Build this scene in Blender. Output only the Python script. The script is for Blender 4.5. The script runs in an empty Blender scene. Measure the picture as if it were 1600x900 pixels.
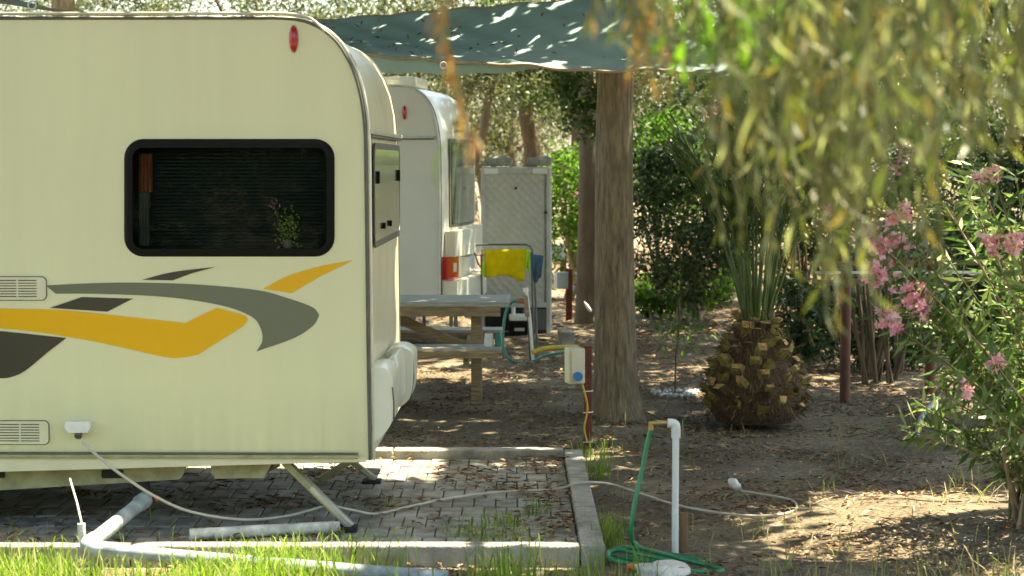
import bpy, bmesh, math, random
import numpy as np
from mathutils import Vector, Matrix, noise
from mathutils.geometry import tessellate_polygon
random.seed(7); RNG = np.random.default_rng(11)
R = math.radians
# ------------------------------------------------------------------ camera, light, exposure
FPX, HCAM, YH = 3100.0, 1.75, 252.0
PITCH = math.atan((450 - YH) / FPX)
sc = bpy.context.scene
COL = sc.collection
cd = bpy.data.cameras.new('camera'); cam = bpy.data.objects.new('camera', cd); COL.objects.link(cam)
cam.location = (0, 0, HCAM); cam.rotation_euler = (math.pi/2 - PITCH, 0, 0)
cd.sensor_width = 36; cd.lens = FPX / 1600 * 36; cd.clip_start = 0.1; cd.clip_end = 400
cd.dof.use_dof = True; cd.dof.focus_distance = 11.0; cd.dof.aperture_fstop = 4.2
sc.camera = cam
SUN_EL, SUN_AZ = 71.0, 62.0     # azimuth from +Y towards +X
sd = Vector((math.cos(R(SUN_EL))*math.sin(R(SUN_AZ)), math.cos(R(SUN_EL))*math.cos(R(SUN_AZ)), math.sin(R(SUN_EL))))
w = bpy.data.worlds.new('World'); sc.world = w; w.use_nodes = True
nt = w.node_tree; sky = nt.nodes.new('ShaderNodeTexSky'); sky.sky_type = 'NISHITA'; sky.sun_disc = False
sky.sun_elevation = R(SUN_EL); sky.sun_rotation = R(SUN_AZ); sky.dust_density = 2.0
bg = nt.nodes['Background']; bg.inputs[1].default_value = 0.12
nt.links.new(sky.outputs[0], bg.inputs[0])
sl = bpy.data.lights.new('sun', 'SUN'); so = bpy.data.objects.new('sun', sl); COL.objects.link(so)
sl.energy = 5.0; sl.angle = R(0.5); sl.color = (1.0, 0.93, 0.80)
so.rotation_euler = (-sd).to_track_quat('-Z', 'Y').to_euler(); so.location = (0, 0, 20)
sc.view_settings.view_transform = 'Standard'; sc.view_settings.look = 'None'
sc.view_settings.use_white_balance = True; sc.view_settings.white_balance_temperature = 7700; sc.view_settings.white_balance_tint = 4
sc.view_settings.exposure = 2.4; sc.view_settings.gamma = 1
sc.render.engine = 'CYCLES'
cy = sc.cycles; cy.use_denoising = True; cy.max_bounces = 7; cy.diffuse_bounces = 4; cy.glossy_bounces = 3
cy.transmission_bounces = 4; cy.transparent_max_bounces = 6; cy.caustics_reflective = False; cy.caustics_refractive = False
cy.sample_clamp_indirect = 6; cy.use_adaptive_sampling = True; cy.adaptive_threshold = 0.015
# ------------------------------------------------------------------ helpers
CP, SP = math.cos(PITCH), math.sin(PITCH)
def ray(px, py):
    dx, dy = (px - 800) / FPX, (450 - py) / FPX
    return Vector((dx, CP + SP*dy, -SP + CP*dy))
def P(px, py, Y):
    d = ray(px, py); return Vector((0, 0, HCAM)) + d * (Y / d.y)
def G(px, py, z=0.0):
    d = ray(px, py); return Vector((0, 0, HCAM)) + d * ((z - HCAM) / d.z)
WO = {}
def tag(o, label=None, cat=None, group=None, kind=None):
    if label: o['label'] = label
    if cat: o['category'] = cat
    if group: o['group'] = group
    if kind: o['kind'] = kind
    return o
def empty(name, loc, label, cat, group=None):
    o = bpy.data.objects.new(name, None); COL.objects.link(o); o.location = loc
    o.empty_display_size = 0.1
    WO[o] = Vector(loc); return tag(o, label, cat, group)
def obj(name, verts, faces, m, parent=None, smooth=False, base=None):
    org = WO[parent] if parent is not None else (Vector(base) if base is not None else Vector((0, 0, 0)))
    me = bpy.data.meshes.new(name)
    va = np.asarray([tuple(v) for v in verts] if not isinstance(verts, np.ndarray) else verts, dtype=np.float64)
    me.from_pydata((va - np.array(org)).tolist() if not isinstance(faces, np.ndarray) else [], [], faces if not isinstance(faces, np.ndarray) else [])
    if isinstance(faces, np.ndarray):
        n, k = faces.shape
        me.vertices.add(len(va)); me.vertices.foreach_set('co', (va - np.array(org)).astype(np.float32).ravel())
        me.loops.add(n*k); me.loops.foreach_set('vertex_index', faces.astype(np.int32).ravel())
        me.polygons.add(n); me.polygons.foreach_set('loop_start', np.arange(0, n*k, k, dtype=np.int32))
        me.polygons.foreach_set('loop_total', np.full(n, k, dtype=np.int32))
        me.update(calc_edges=True)
    if smooth: me.polygons.foreach_set('use_smooth', [True]*len(me.polygons))
    me.materials.append(m); me.update()
    o = bpy.data.objects.new(name, me); COL.objects.link(o)
    if parent is not None: o.parent = parent
    else: o.location = org
    WO[o] = org; return o
class MB:
    def __init__(s): s.v = []; s.f = []; s.sm = []
    def add(s, vs, fs, sm=False):
        b = len(s.v); s.v += [Vector(v) for v in vs]; s.f += [tuple(i+b for i in f) for f in fs]; s.sm += [sm]*len(fs); return s
    def box(s, c, d, rz=0.0, rot=None, bev=0.0):
        c = Vector(c); M = rot if rot is not None else Matrix.Rotation(rz, 3, 'Z')
        hx, hy, hz = d[0]/2, d[1]/2, d[2]/2
        if bev > 0:
            bm = bmesh.new(); bmesh.ops.create_cube(bm, size=1.0)
            for v in bm.verts: v.co = Vector((v.co.x*d[0], v.co.y*d[1], v.co.z*d[2]))
            bmesh.ops.bevel(bm, geom=bm.edges[:], offset=bev, segments=2, affect='EDGES', profile=0.6)
            bm.verts.index_update()
            s.add([M @ v.co + c for v in bm.verts], [[v.index for v in f.verts] for f in bm.faces]); bm.free(); return s
        vs = [M @ Vector((x*hx, y*hy, z*hz)) + c for x in (-1, 1) for y in (-1, 1) for z in (-1, 1)]
        return s.add(vs, [(0,1,3,2),(4,6,7,5),(0,4,5,1),(2,3,7,6),(0,2,6,4),(1,5,7,3)])
    def bar(s, a, b, wx, wz, up=(0,0,1)):
        a, b = Vector(a), Vector(b); d = (b-a); L = d.length; d.normalize()
        x = d.cross(Vector(up))
        if x.length < 1e-3: x = d.cross(Vector((0,1,0)))
        x.normalize(); z = x.cross(d).normalized()
        M = Matrix((x, d, z)).transposed()
        return s.box((a+b)/2, (wx, L, wz), rot=M)
    def tube(s, pts, rad, n=8, caps=True):
        pts = [Vector(p) for p in pts]; m = len(pts)
        if not hasattr(rad, '__len__'): rad = [rad]*m
        T = [(pts[min(i+1, m-1)] - pts[max(i-1, 0)]).normalized() for i in range(m)]
        u = T[0].orthogonal().normalized(); vs = []
        for i in range(m):
            u = (u - T[i]*u.dot(T[i])).normalized(); v = T[i].cross(u)
            for k in range(n):
                a = 2*math.pi*k/n; vs.append(pts[i] + (u*math.cos(a) + v*math.sin(a))*rad[i])
        fs = [(i*n+k, i*n+(k+1) % n, (i+1)*n+(k+1) % n, (i+1)*n+k) for i in range(m-1) for k in range(n)]
        s.add(vs, fs, True)
        if caps: s.add(vs[:n], [tuple(range(n))[::-1]]); s.add(vs[-n:], [tuple(range(n))])
        return s
    def poly(s, pts, th):   # planar polygon extruded by vector th
        co = [Vector(p) for p in pts]; n = len(pts); th = Vector(th)
        tris = [list(t) for t in tessellate_polygon([co])]
        s.add(co + [c+th for c in co], tris + [[i+n for i in t][::-1] for t in tris] + [(i, (i+1) % n, (i+1) % n+n, i+n) for i in range(n)])
        return s
    def build(s, name, m, parent=None, base=None):
        o = obj(name, s.v, s.f, m, parent, base=base)
        o.data.polygons.foreach_set('use_smooth', s.sm)
        bm = bmesh.new(); bm.from_mesh(o.data); bmesh.ops.recalc_face_normals(bm, faces=bm.faces[:]); bm.to_mesh(o.data); bm.free()
        return o
def cr(pts, n=8):
    pts = [Vector(p) for p in pts]; q = [pts[0]*2-pts[1]] + pts + [pts[-1]*2-pts[-2]]; out = []
    for i in range(1, len(q)-2):
        for k in range(n):
            t = k/n; a, b, c, d = q[i-1], q[i], q[i+1], q[i+2]
            out.append(0.5*((2*b) + (c-a)*t + (2*a-5*b+4*c-d)*t*t + (3*b-a-3*c+d)*t**3))
    out.append(pts[-1]); return out
def rrect(x0, y0, x1, y1, r, n=6):
    out = []
    for cx, cy_, a0 in ((x1-r, y0+r, -90), (x1-r, y1-r, 0), (x0+r, y1-r, 90), (x0+r, y0+r, 180)):
        for k in range(n+1):
            a = R(a0 + 90*k/n); out.append((cx + r*math.cos(a), cy_ + r*math.sin(a)))
    return out
# ---- materials
def mat(name, col, rough=0.6, var=0.0, scale=8.0, bump=0.0, bscale=60.0, metal=0.0, coat=0.0, col2=None, det=6.0, stretch=None, spec=0.5, emit=None):
    m = bpy.data.materials.new(name); m.use_nodes = True; n = m.node_tree.nodes; l = m.node_tree.links
    b = n['Principled BSDF']; b.inputs['Roughness'].default_value = rough; b.inputs['Metallic'].default_value = metal
    b.inputs['Coat Weight'].default_value = coat; b.inputs['Coat Roughness'].default_value = 0.15
    b.inputs['Specular IOR Level'].default_value = spec
    tc = n.new('ShaderNodeTexCoord'); mp = n.new('ShaderNodeMapping'); l.new(tc.outputs['Object'], mp.inputs[0])
    if stretch: mp.inputs['Scale'].default_value = stretch
    c2 = col2 or tuple(max(0, c*(1-var)) for c in col); c1 = col if col2 else tuple(min(1, c*(1+var*0.5)) for c in col)
    if var > 0 or col2:
        t = n.new('ShaderNodeTexNoise'); t.inputs['Scale'].default_value = scale; t.inputs['Detail'].default_value = det
        t.inputs['Roughness'].default_value = 0.65; l.new(mp.outputs[0], t.inputs[0])
        rp = n.new('ShaderNodeValToRGB'); rp.color_ramp.elements[0].position = 0.35; rp.color_ramp.elements[1].position = 0.65
        rp.color_ramp.elements[0].color = (*c2, 1); rp.color_ramp.elements[1].color = (*c1, 1)
        l.new(t.outputs[0], rp.inputs[0]); l.new(rp.outputs[0], b.inputs['Base Color'])
    else: b.inputs['Base Color'].default_value = (*col, 1)
    if bump > 0:
        t2 = n.new('ShaderNodeTexNoise'); t2.inputs['Scale'].default_value = bscale; t2.inputs['Detail'].default_value = 4; l.new(mp.outputs[0], t2.inputs[0])
        bp = n.new('ShaderNodeBump'); bp.inputs['Strength'].default_value = bump; bp.inputs['Distance'].default_value = 0.02
        l.new(t2.outputs[0], bp.inputs['Height']); l.new(bp.outputs[0], b.inputs['Normal'])
    return m
def leafmat(name, cols, trans=0.5, rough=0.45, seedscale=None):
    m = bpy.data.materials.new(name); m.use_nodes = True; n = m.node_tree.nodes; l = m.node_tree.links
    b = n['Principled BSDF']; b.inputs['Roughness'].default_value = rough; b.inputs['Specular IOR Level'].default_value = 0.35
    g = n.new('ShaderNodeNewGeometry'); rp = n.new('ShaderNodeValToRGB'); l.new(g.outputs['Random Per Island'], rp.inputs[0])
    e = rp.color_ramp.elements
    while len(e) < len(cols): e.new(0.5)
    for i, c in enumerate(cols): e[i].position = i/max(1, len(cols)-1); e[i].color = (*c, 1)
    l.new(rp.outputs[0], b.inputs['Base Color'])
    tr = n.new('ShaderNodeBsdfTranslucent'); mixc = n.new('ShaderNodeMix'); mixc.data_type = 'RGBA'; mixc.blend_type = 'MULTIPLY'
    mixc.inputs[0].default_value = 1; l.new(rp.outputs[0], mixc.inputs[6]); mixc.inputs[7].default_value = (1.15, 1.3, 0.75, 1); l.new(mixc.outputs[2], tr.inputs[0])
    mx = n.new('ShaderNodeMixShader'); mx.inputs[0].default_value = trans
    l.new(b.outputs[0], mx.inputs[1]); l.new(tr.outputs[0], mx.inputs[2]); l.new(mx.outputs[0], n['Material Output'].inputs[0])
    return m
M = {}
M['cream'] = mat('cream_panel', (0.73, 0.71, 0.44), 0.34, 0.03, 2.2, coat=0.2, stretch=(2.5, 1, .35), det=8)
M['cream2'] = mat('cream_shell', (0.69, 0.65, 0.46), 0.35, 0.10, 3.0, coat=0.2)
M['white_gel'] = mat('white_gelcoat', (0.72, 0.71, 0.58), 0.3, 0.06, 3.0, coat=0.3)
M['white2'] = mat('white_caravan_panel', (0.60, 0.61, 0.53), 0.4, 0.05, 2.0, coat=0.1)
M['white_pl'] = mat('white_plastic', (0.75, 0.76, 0.72), 0.4, 0.12, 12)
M['old_pvc'] = mat('weathered_pvc', (0.66, 0.65, 0.56), 0.6, 0.45, 11, bump=0.15, det=9)
M['grey_pvc'] = mat('blue_grey_pvc', (0.30, 0.35, 0.36), 0.55, 0.45, 12, det=9, bump=.1)
M['seal'] = mat('grey_seal', (0.10, 0.10, 0.08), 0.5, 0.3, 10)
M['alu'] = mat('aluminium_trim', (0.55, 0.54, 0.46), 0.35, 0.15, 8, metal=0.5)
M['black'] = mat('black_plastic', (0.010, 0.010, 0.010), 0.5, spec=0.08)
M['black_r'] = mat('black_rubber', (0.02, 0.02, 0.018), 0.8, 0.3)
M['dark_in'] = mat('dark_interior', (0.03, 0.045, 0.04), 0.9, 0.3)
M['blind'] = mat('dark_blind', (0.018, 0.026, 0.022), 0.8, spec=0.1)
M['stripe_g'] = mat('grey_green_decal', (0.13, 0.15, 0.10), 0.35, coat=0.2)
M['stripe_d'] = mat('dark_decal', (0.035, 0.035, 0.022), 0.35, coat=0.2)
M['stripe_y'] = mat('amber_decal', (0.80, 0.42, 0.0), 0.35, coat=0.2)
M['red_lens'] = mat('red_lens', (0.42, 0.010, 0.012), 0.2, coat=0.3)
M['clear_lens'] = mat('clear_lens', (0.75, 0.76, 0.72), 0.1, coat=1.0)
M['chassis'] = mat('galvanised_chassis', (0.34, 0.33, 0.19), 0.5, 0.3, 10, metal=0.2, bump=0.1)
M['kerb'] = mat('kerb_concrete', (0.33, 0.31, 0.26), 0.85, 0.4, 7, bump=0.4, bscale=90)
M['soil_bed'] = mat('paving_joint_soil', (0.10, 0.085, 0.06), 0.95, 0.4, 20, bump=0.4)
M['wood'] = mat('weathered_picnic_wood', (0.36, 0.27, 0.16), 0.75, 0.45, 5, stretch=(1.5, 12, 12), bump=0.3, bscale=30)
M['wood_top'] = mat('bleached_table_wood', (0.46, 0.46, 0.42), 0.7, 0.35, 5, stretch=(1.5, 12, 12), bump=0.3, bscale=30)
M['wood_br'] = mat('brown_timber', (0.19, 0.11, 0.05), 0.8, 0.5, 8, stretch=(3, 3, .5), bump=0.3)
M['red_steel'] = mat('red_oxide_steel', (0.16, 0.035, 0.02), 0.6, 0.4, 14, bump=0.15)
M['red_brown'] = mat('red_brown_post', (0.13, 0.045, 0.022), 0.7, 0.4, 8, stretch=(2, 2, .6), bump=0.2)
M['box_cream'] = mat('cream_socket_box', (0.64, 0.63, 0.47), 0.5, 0.12, 8)
M['box_grey'] = mat('grey_meter_box', (0.42, 0.47, 0.47), 0.5, 0.15, 8)
M['blue_pl'] = mat('blue_plastic', (0.03, 0.19, 0.55), 0.35)
M['yellow'] = mat('yellow_cloth', (0.75, 0.58, 0.0), 0.85, 0.15, 14, bump=0.3)
M['lime'] = mat('lime_hem', (0.40, 0.75, 0.05), 0.85, 0.15, 14)
M['blue_cloth'] = mat('blue_cloth', (0.06, 0.13, 0.20), 0.9, 0.3, 14, bump=0.3)
M['steel'] = mat('dark_steel_tube', (0.16, 0.17, 0.16), 0.4, 0.2, metal=0.6)
M['steel_l'] = mat('pale_steel', (0.50, 0.52, 0.50), 0.4, 0.2, metal=0.3)
M['hose'] = mat('green_hose', (0.0, 0.21, 0.075), 0.3, 0.15, 20, coat=0.3)
M['hose_y'] = mat('yellow_hose', (0.55, 0.42, 0.03), 0.45, 0.2, 9)
M['hose_t'] = mat('teal_hose', (0.02, 0.22, 0.16), 0.4, 0.2, 9)
M['orange'] = mat('orange_fitting', (0.75, 0.10, 0.02), 0.35)
M['brass'] = mat('brass', (0.45, 0.32, 0.12), 0.35, 0.2, metal=0.8)
M['cable'] = mat('pale_cable', (0.50, 0.46, 0.38), 0.55, 0.15, 9)
M['stone'] = mat('pale_stone', (0.66, 0.62, 0.54), 0.9, 0.3, 12, bump=0.6, bscale=40)
M['pebble'] = mat('white_pebble', (0.50, 0.52, 0.52), 0.8, 0.2, 20)
M['grey_pad'] = mat('grey_bundle', (0.30, 0.30, 0.27), 0.9, 0.3, 14, bump=0.5)
M['rope'] = mat('brown_rope', (0.30, 0.22, 0.14), 0.8, 0.2, 20)
M['rope_p'] = mat('pink_rope', (0.50, 0.22, 0.15), 0.8, 0.2, 20)
M['bark_grey'] = mat('grey_brown_bark', (0.225, 0.175, 0.11), 0.92, 0.5, 38, stretch=(1, 1, 0.16), bump=1.0, bscale=70)
M['bark_pale'] = mat('pale_flaking_bark', (0.19, 0.14, 0.09), 0.9, 0, 9, stretch=(1, 1, 0.35), bump=0.8, bscale=22, col2=(0.12, 0.085, 0.055))
M['bark_dark'] = mat('dark_bark', (0.12, 0.085, 0.05), 0.92, 0.5, 9, stretch=(1, 1, 0.3), bump=0.8, bscale=22)
M['stem'] = mat('pale_stem', (0.36, 0.27, 0.17), 0.8, 0.3, 14)
M['stem_g'] = mat('green_stem', (0.14, 0.15, 0.05), 0.7, 0.3, 14)
M['palm_fibre'] = mat('dark_palm_fibre', (0.10, 0.058, 0.028), 0.95, 0.5, 22, bump=0.8, bscale=60)
M['palm_cut'] = mat('cut_palm_face', (0.56, 0.32, 0.11), 0.8, 0.6, 45)
M['palm_husk'] = mat('palm_boot_green', (0.27, 0.22, 0.05), 0.7, 0.45, 30, bump=0.4)
M['frond_rib'] = mat('frond_rib', (0.09, 0.14, 0.025), 0.55, 0.25, 10)
M['fence_blue'] = mat('blue_grey_board', (0.26, 0.31, 0.32), 0.8, 0.3, 7, stretch=(4, 4, .5))
M['grey_pipe'] = mat('grey_conduit', (0.30, 0.31, 0.29), 0.6, 0.2, 9)
def grime(m, z0, z1):
    n = m.node_tree.nodes; l = m.node_tree.links; b = n['Principled BSDF']; src = b.inputs['Base Color'].links[0].from_socket
    tc = n['Texture Coordinate']; sx = n.new('ShaderNodeSeparateXYZ'); l.new(tc.outputs['Object'], sx.inputs[0])
    mr = n.new('ShaderNodeMapRange'); mr.inputs[1].default_value = z1; mr.inputs[2].default_value = z0; l.new(sx.outputs[2], mr.inputs[0])
    mp = n.new('ShaderNodeMapping'); mp.inputs['Scale'].default_value = (14, 3, 1.2); l.new(tc.outputs['Object'], mp.inputs[0])
    t = n.new('ShaderNodeTexNoise'); t.inputs['Scale'].default_value = 1.3; t.inputs['Detail'].default_value = 8; l.new(mp.outputs[0], t.inputs[0])
    mu = n.new('ShaderNodeMath'); mu.operation = 'MULTIPLY'; l.new(mr.outputs[0], mu.inputs[0]); l.new(t.outputs[0], mu.inputs[1])
    mx = n.new('ShaderNodeMix'); mx.data_type = 'RGBA'; l.new(mu.outputs[0], mx.inputs[0]); l.new(src, mx.inputs[6]); mx.inputs[7].default_value = (.50, .47, .29, 1)
    l.new(mx.outputs[2], b.inputs['Base Color'])
grime(M['cream'], .36, .75)
# caravan reflective window
def glass(name, tint, refl=0.06):
    m = bpy.data.materials.new(name); m.use_nodes = True; n = m.node_tree.nodes; l = m.node_tree.links
    n.remove(n['Principled BSDF']); t = n.new('ShaderNodeBsdfTransparent'); t.inputs[0].default_value = (*tint, 1)
    g = n.new('ShaderNodeBsdfGlossy'); g.inputs['Roughness'].default_value = 0.03; g.inputs[0].default_value = (.9, .95, .9, 1)
    f = n.new('ShaderNodeLayerWeight'); f.inputs[0].default_value = refl*4
    mx = n.new('ShaderNodeMixShader'); l.new(f.outputs['Fresnel'], mx.inputs[0]); l.new(t.outputs[0], mx.inputs[1]); l.new(g.outputs[0], mx.inputs[2])
    l.new(mx.outputs[0], n['Material Output'].inputs[0]); return m
M['pane'] = glass('smoked_acrylic', (0.62, 0.68, 0.62), 0.035)
M['pane2'] = mat('mirror_dark_acrylic', (0.10, 0.12, 0.09), 0.06, coat=1.0, spec=1.0)
# hammered cabinet
def hammered():
    m = mat('embossed_aluminium', (0.50, 0.51, 0.46), 0.42, 0.08, 4, metal=0.15)
    n = m.node_tree.nodes; l = m.node_tree.links
    tc = n['Texture Coordinate']; mp = n.new('ShaderNodeMapping'); mp.inputs['Rotation'].default_value = (0, R(45), 0)
    v = n.new('ShaderNodeTexVoronoi'); v.inputs['Scale'].default_value = 16; v.inputs['Randomness'].default_value = 0.25
    l.new(tc.outputs['Object'], mp.inputs[0]); l.new(mp.outputs[0], v.inputs[0])
    bp = n.new('ShaderNodeBump'); bp.inputs['Strength'].default_value = 0.5; bp.inputs['Distance'].default_value = 0.02
    l.new(v.outputs[0], bp.inputs['Height']); l.new(bp.outputs[0], n['Principled BSDF'].inputs['Normal']); return m
M['hammered'] = hammered()
# shade sail
def sailmat():
    m = mat('teal_shade_cloth', (0.30, 0.42, 0.41), 0.75, 0.12, 3, stretch=(1, 3, 1))
    n = m.node_tree.nodes; l = m.node_tree.links
    tr = n.new('ShaderNodeBsdfTranslucent'); tr.inputs[0].default_value = (0.10, 0.28, 0.20, 1)
    mx = n.new('ShaderNodeMixShader'); mx.inputs[0].default_value = 0.22
    l.new(n['Principled BSDF'].outputs[0], mx.inputs[1]); l.new(tr.outputs[0], mx.inputs[2]); l.new(mx.outputs[0], n['Material Output'].inputs[0]); return m
M['sail'] = sailmat()
# leaf materials
M['litter'] = leafmat('dry_leaves', [(0.05, .03, .02), (0.20, .11, .06), (0.33, .21, .12), (0.22, .07, .045), (0.46, .33, .20), (0.12, .075, .05)], 0.1, 0.7)
M['grass'] = leafmat('fresh_grass', [(0.08, 0.16, 0.015), (0.14, 0.25, 0.02), (0.20, 0.31, 0.03), (0.34, 0.34, 0.12), (.10, .20, .02)], 0.5, 0.5)
M['grass_dry'] = leafmat('dry_grass', [(0.20, 0.24, 0.05), (0.40, 0.33, 0.16), (0.46, 0.38, 0.20), (0.14, 0.22, 0.04)], 0.4, 0.6)
M['canopy'] = leafmat('tree_leaves', [(0.03, 0.06, 0.015), (0.06, 0.10, 0.025), (0.09, 0.13, 0.03)], 0.35)
M['olive'] = leafmat('olive_tan_leaves', [(0.03, .037, .016), (0.06, .075, .033), (0.09, .10, .045), (0.17, .165, .09), (0.045, .065, .025)], 0.4)
M['tan'] = leafmat('dry_tan_leaves', [(0.02, .028, .012), (0.06, .075, .035), (0.20, .19, .10), (0.045, .06, .025), (.03, .045, .015)], 0.4)
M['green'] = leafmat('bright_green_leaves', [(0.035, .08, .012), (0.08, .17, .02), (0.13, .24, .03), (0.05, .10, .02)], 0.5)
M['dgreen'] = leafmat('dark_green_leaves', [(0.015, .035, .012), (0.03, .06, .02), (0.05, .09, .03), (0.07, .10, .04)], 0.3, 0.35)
M['weep'] = leafmat('weeping_leaves', [(0.030, .042, .010), (0.08, .095, .022), (0.16, .16, .04), (0.04, .065, .018), (0.24, .15, .04), (0.045, .07, .02), (0.36, .36, .20), (.025, .035, .010), (.11, .14, .035), (.40, .40, .24), (.14, .12, .035), (.05, .075, .018), (.08, .12, .03)], 0.5)  # palest tones put sun highlights into the leaf colour
M['weep_g'] = leafmat('sunlit_green_weeping_leaves', [(0.11, .24, .02), (0.18, .32, .03)], 0.55)  # green strands with their sunlight put into a brighter colour
M['weep_r'] = leafmat('rusty_leaves', [(0.30, .12, .03), (0.38, .20, .06), (0.26, .20, .06), (0.35, .08, .04)], 0.45)
M['oleander'] = leafmat('oleander_leaves', [(0.05, .10, .03), (0.10, .18, .05), (0.18, .25, .09), (0.32, .36, .17)], 0.35, 0.4)
M['petal'] = leafmat('pink_petals', [(0.80, .26, .46), (0.90, .48, .64), (0.92, .68, .76), (0.85, .36, .54)], 0.45, 0.5)
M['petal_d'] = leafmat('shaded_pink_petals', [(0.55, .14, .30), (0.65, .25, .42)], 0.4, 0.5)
M['palmleaf'] = leafmat('palm_leaflets', [(0.03, .055, .012), (0.06, .09, .02), (0.09, .12, .03)], 0.4, 0.4)
def make_ground_mat():
    m = bpy.data.materials.new('dry_soil'); m.use_nodes = True; n = m.node_tree.nodes; l = m.node_tree.links; b = n['Principled BSDF']; b.inputs['Roughness'].default_value = 0.95
    b.inputs['Specular IOR Level'].default_value = 0.15
    tc = n.new('ShaderNodeTexCoord')
    def nz(s, d=8, r=.65):
        t = n.new('ShaderNodeTexNoise'); t.inputs['Scale'].default_value = s; t.inputs['Detail'].default_value = d; t.inputs['Roughness'].default_value = r; l.new(tc.outputs['Object'], t.inputs[0]); return t
    def ramp(src, stops):
        r = n.new('ShaderNodeValToRGB'); e = r.color_ramp.elements
        while len(e) < len(stops): e.new(.5)
        for i, (p, c) in enumerate(stops): e[i].position = p; e[i].color = (*c, 1)
        l.new(src.outputs[0], r.inputs[0]); return r
    a = ramp(nz(1.1), [(.3, (.11, .088, .062)), (.5, (.18, .145, .10)), (.7, (.34, .29, .205))])
    f = ramp(nz(38, 5, .75), [(.35, (.45, .45, .45)), (.5, (1, 1, 1)), (.68, (1.5, 1.4, 1.25))])
    mx = n.new('ShaderNodeMix'); mx.data_type = 'RGBA'; mx.blend_type = 'MULTIPLY'; mx.inputs[0].default_value = 1
    l.new(a.outputs[0], mx.inputs[6]); l.new(f.outputs[0], mx.inputs[7]); l.new(mx.outputs[2], b.inputs['Base Color'])
    bp = n.new('ShaderNodeBump'); bp.inputs['Strength'].default_value = 0.9; bp.inputs['Distance'].default_value = 0.03
    l.new(nz(30, 8, .7).outputs[0], bp.inputs['Height']); l.new(bp.outputs[0], b.inputs['Normal']); return m
M['ground'] = make_ground_mat()
M['paver'] = leafmat('grey_pavers', [(0.28, .275, .24), (0.34, .33, .285), (0.40, .375, .31), (0.32, .30, .245)], 0.0, 0.85)
def add_noise_bump(m, scale, strength, dist=0.01, mul=None):
    n = m.node_tree.nodes; l = m.node_tree.links; b = n['Principled BSDF']; tc = n.new('ShaderNodeTexCoord')
    t = n.new('ShaderNodeTexNoise'); t.inputs['Scale'].default_value = scale; t.inputs['Detail'].default_value = 6; l.new(tc.outputs['Object'], t.inputs[0])
    bp = n.new('ShaderNodeBump'); bp.inputs['Strength'].default_value = strength; bp.inputs['Distance'].default_value = dist
    l.new(t.outputs[0], bp.inputs['Height']); l.new(bp.outputs[0], b.inputs['Normal'])
    if mul:
        src = b.inputs['Base Color'].links[0].from_socket
        t2 = n.new('ShaderNodeTexNoise'); t2.inputs['Scale'].default_value = mul; t2.inputs['Detail'].default_value = 6; l.new(tc.outputs['Object'], t2.inputs[0])
        r = n.new('ShaderNodeValToRGB'); r.color_ramp.elements[0].position = .35; r.color_ramp.elements[1].position = .65
        r.color_ramp.elements[0].color = (.55, .52, .45, 1); r.color_ramp.elements[1].color = (1.15, 1.15, 1.15, 1); l.new(t2.outputs[0], r.inputs[0])
        mx = n.new('ShaderNodeMix'); mx.data_type = 'RGBA'; mx.blend_type = 'MULTIPLY'; mx.inputs[0].default_value = 1
        l.new(src, mx.inputs[6]); l.new(r.outputs[0], mx.inputs[7]); l.new(mx.outputs[2], b.inputs['Base Color'])
add_noise_bump(M['paver'], 120, 0.5, 0.006, 9)
# ---- leaf clouds
def unit(v): return v/np.maximum(1e-9, np.linalg.norm(v, axis=-1, keepdims=True))
def leaf_arrays(c, L, W, direction=None, flat=0.0, bend=0.15):
    """c (n,3) base points; L,W arrays or scalars; direction (n,3) optional axis."""
    n = len(c); L = np.broadcast_to(L, (n,)).astype(float); W = np.broadcast_to(W, (n,)).astype(float)
    d = RNG.normal(size=(n, 3)) if direction is None else direction
    d = unit(d); r = RNG.normal(size=(n, 3))
    if flat: r = r*(1-flat) + np.array([0, 0, 1.0])*flat*3
    s = unit(np.cross(d, r)); nn = np.cross(s, d)
    p0 = c; pm = c + d*(L*0.45)[:, None] + nn*(L*bend)[:, None]
    a = pm + s*(W/2)[:, None]; b = pm - s*(W/2)[:, None]; e = c + d*L[:, None]
    V = np.stack([p0, a, e, b], 1).reshape(-1, 3)
    F = np.arange(4*n).reshape(n, 4); return V, F
def leaf_obj(name, c, L, W, m, parent=None, direction=None, flat=0.0, base=None, bend=0.15):
    V, F = leaf_arrays(np.asarray(c, float), L, W, direction, flat, bend)
    return obj(name, V, F, m, parent, base=base)
def clumps(center, radii, nclump, nleaf, cr_, seed=None, hollow=0.45, flatten=0.8):
    g = np.random.default_rng(seed if seed is not None else int(RNG.integers(1 << 30)))
    d = unit(g.normal(size=(nclump, 3))); rr = hollow + (1-hollow)*g.random(nclump)**0.6
    cc = np.array(center) + d*rr[:, None]*np.array(radii)
    sz = cr_*(0.55 + 0.9*g.random(nclump))
    pts = cc[:, None, :] + g.normal(size=(nclump, nleaf, 3))*sz[:, None, None]*np.array([1, 1, flatten])*0.6
    return pts.reshape(-1, 3), cc
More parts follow.
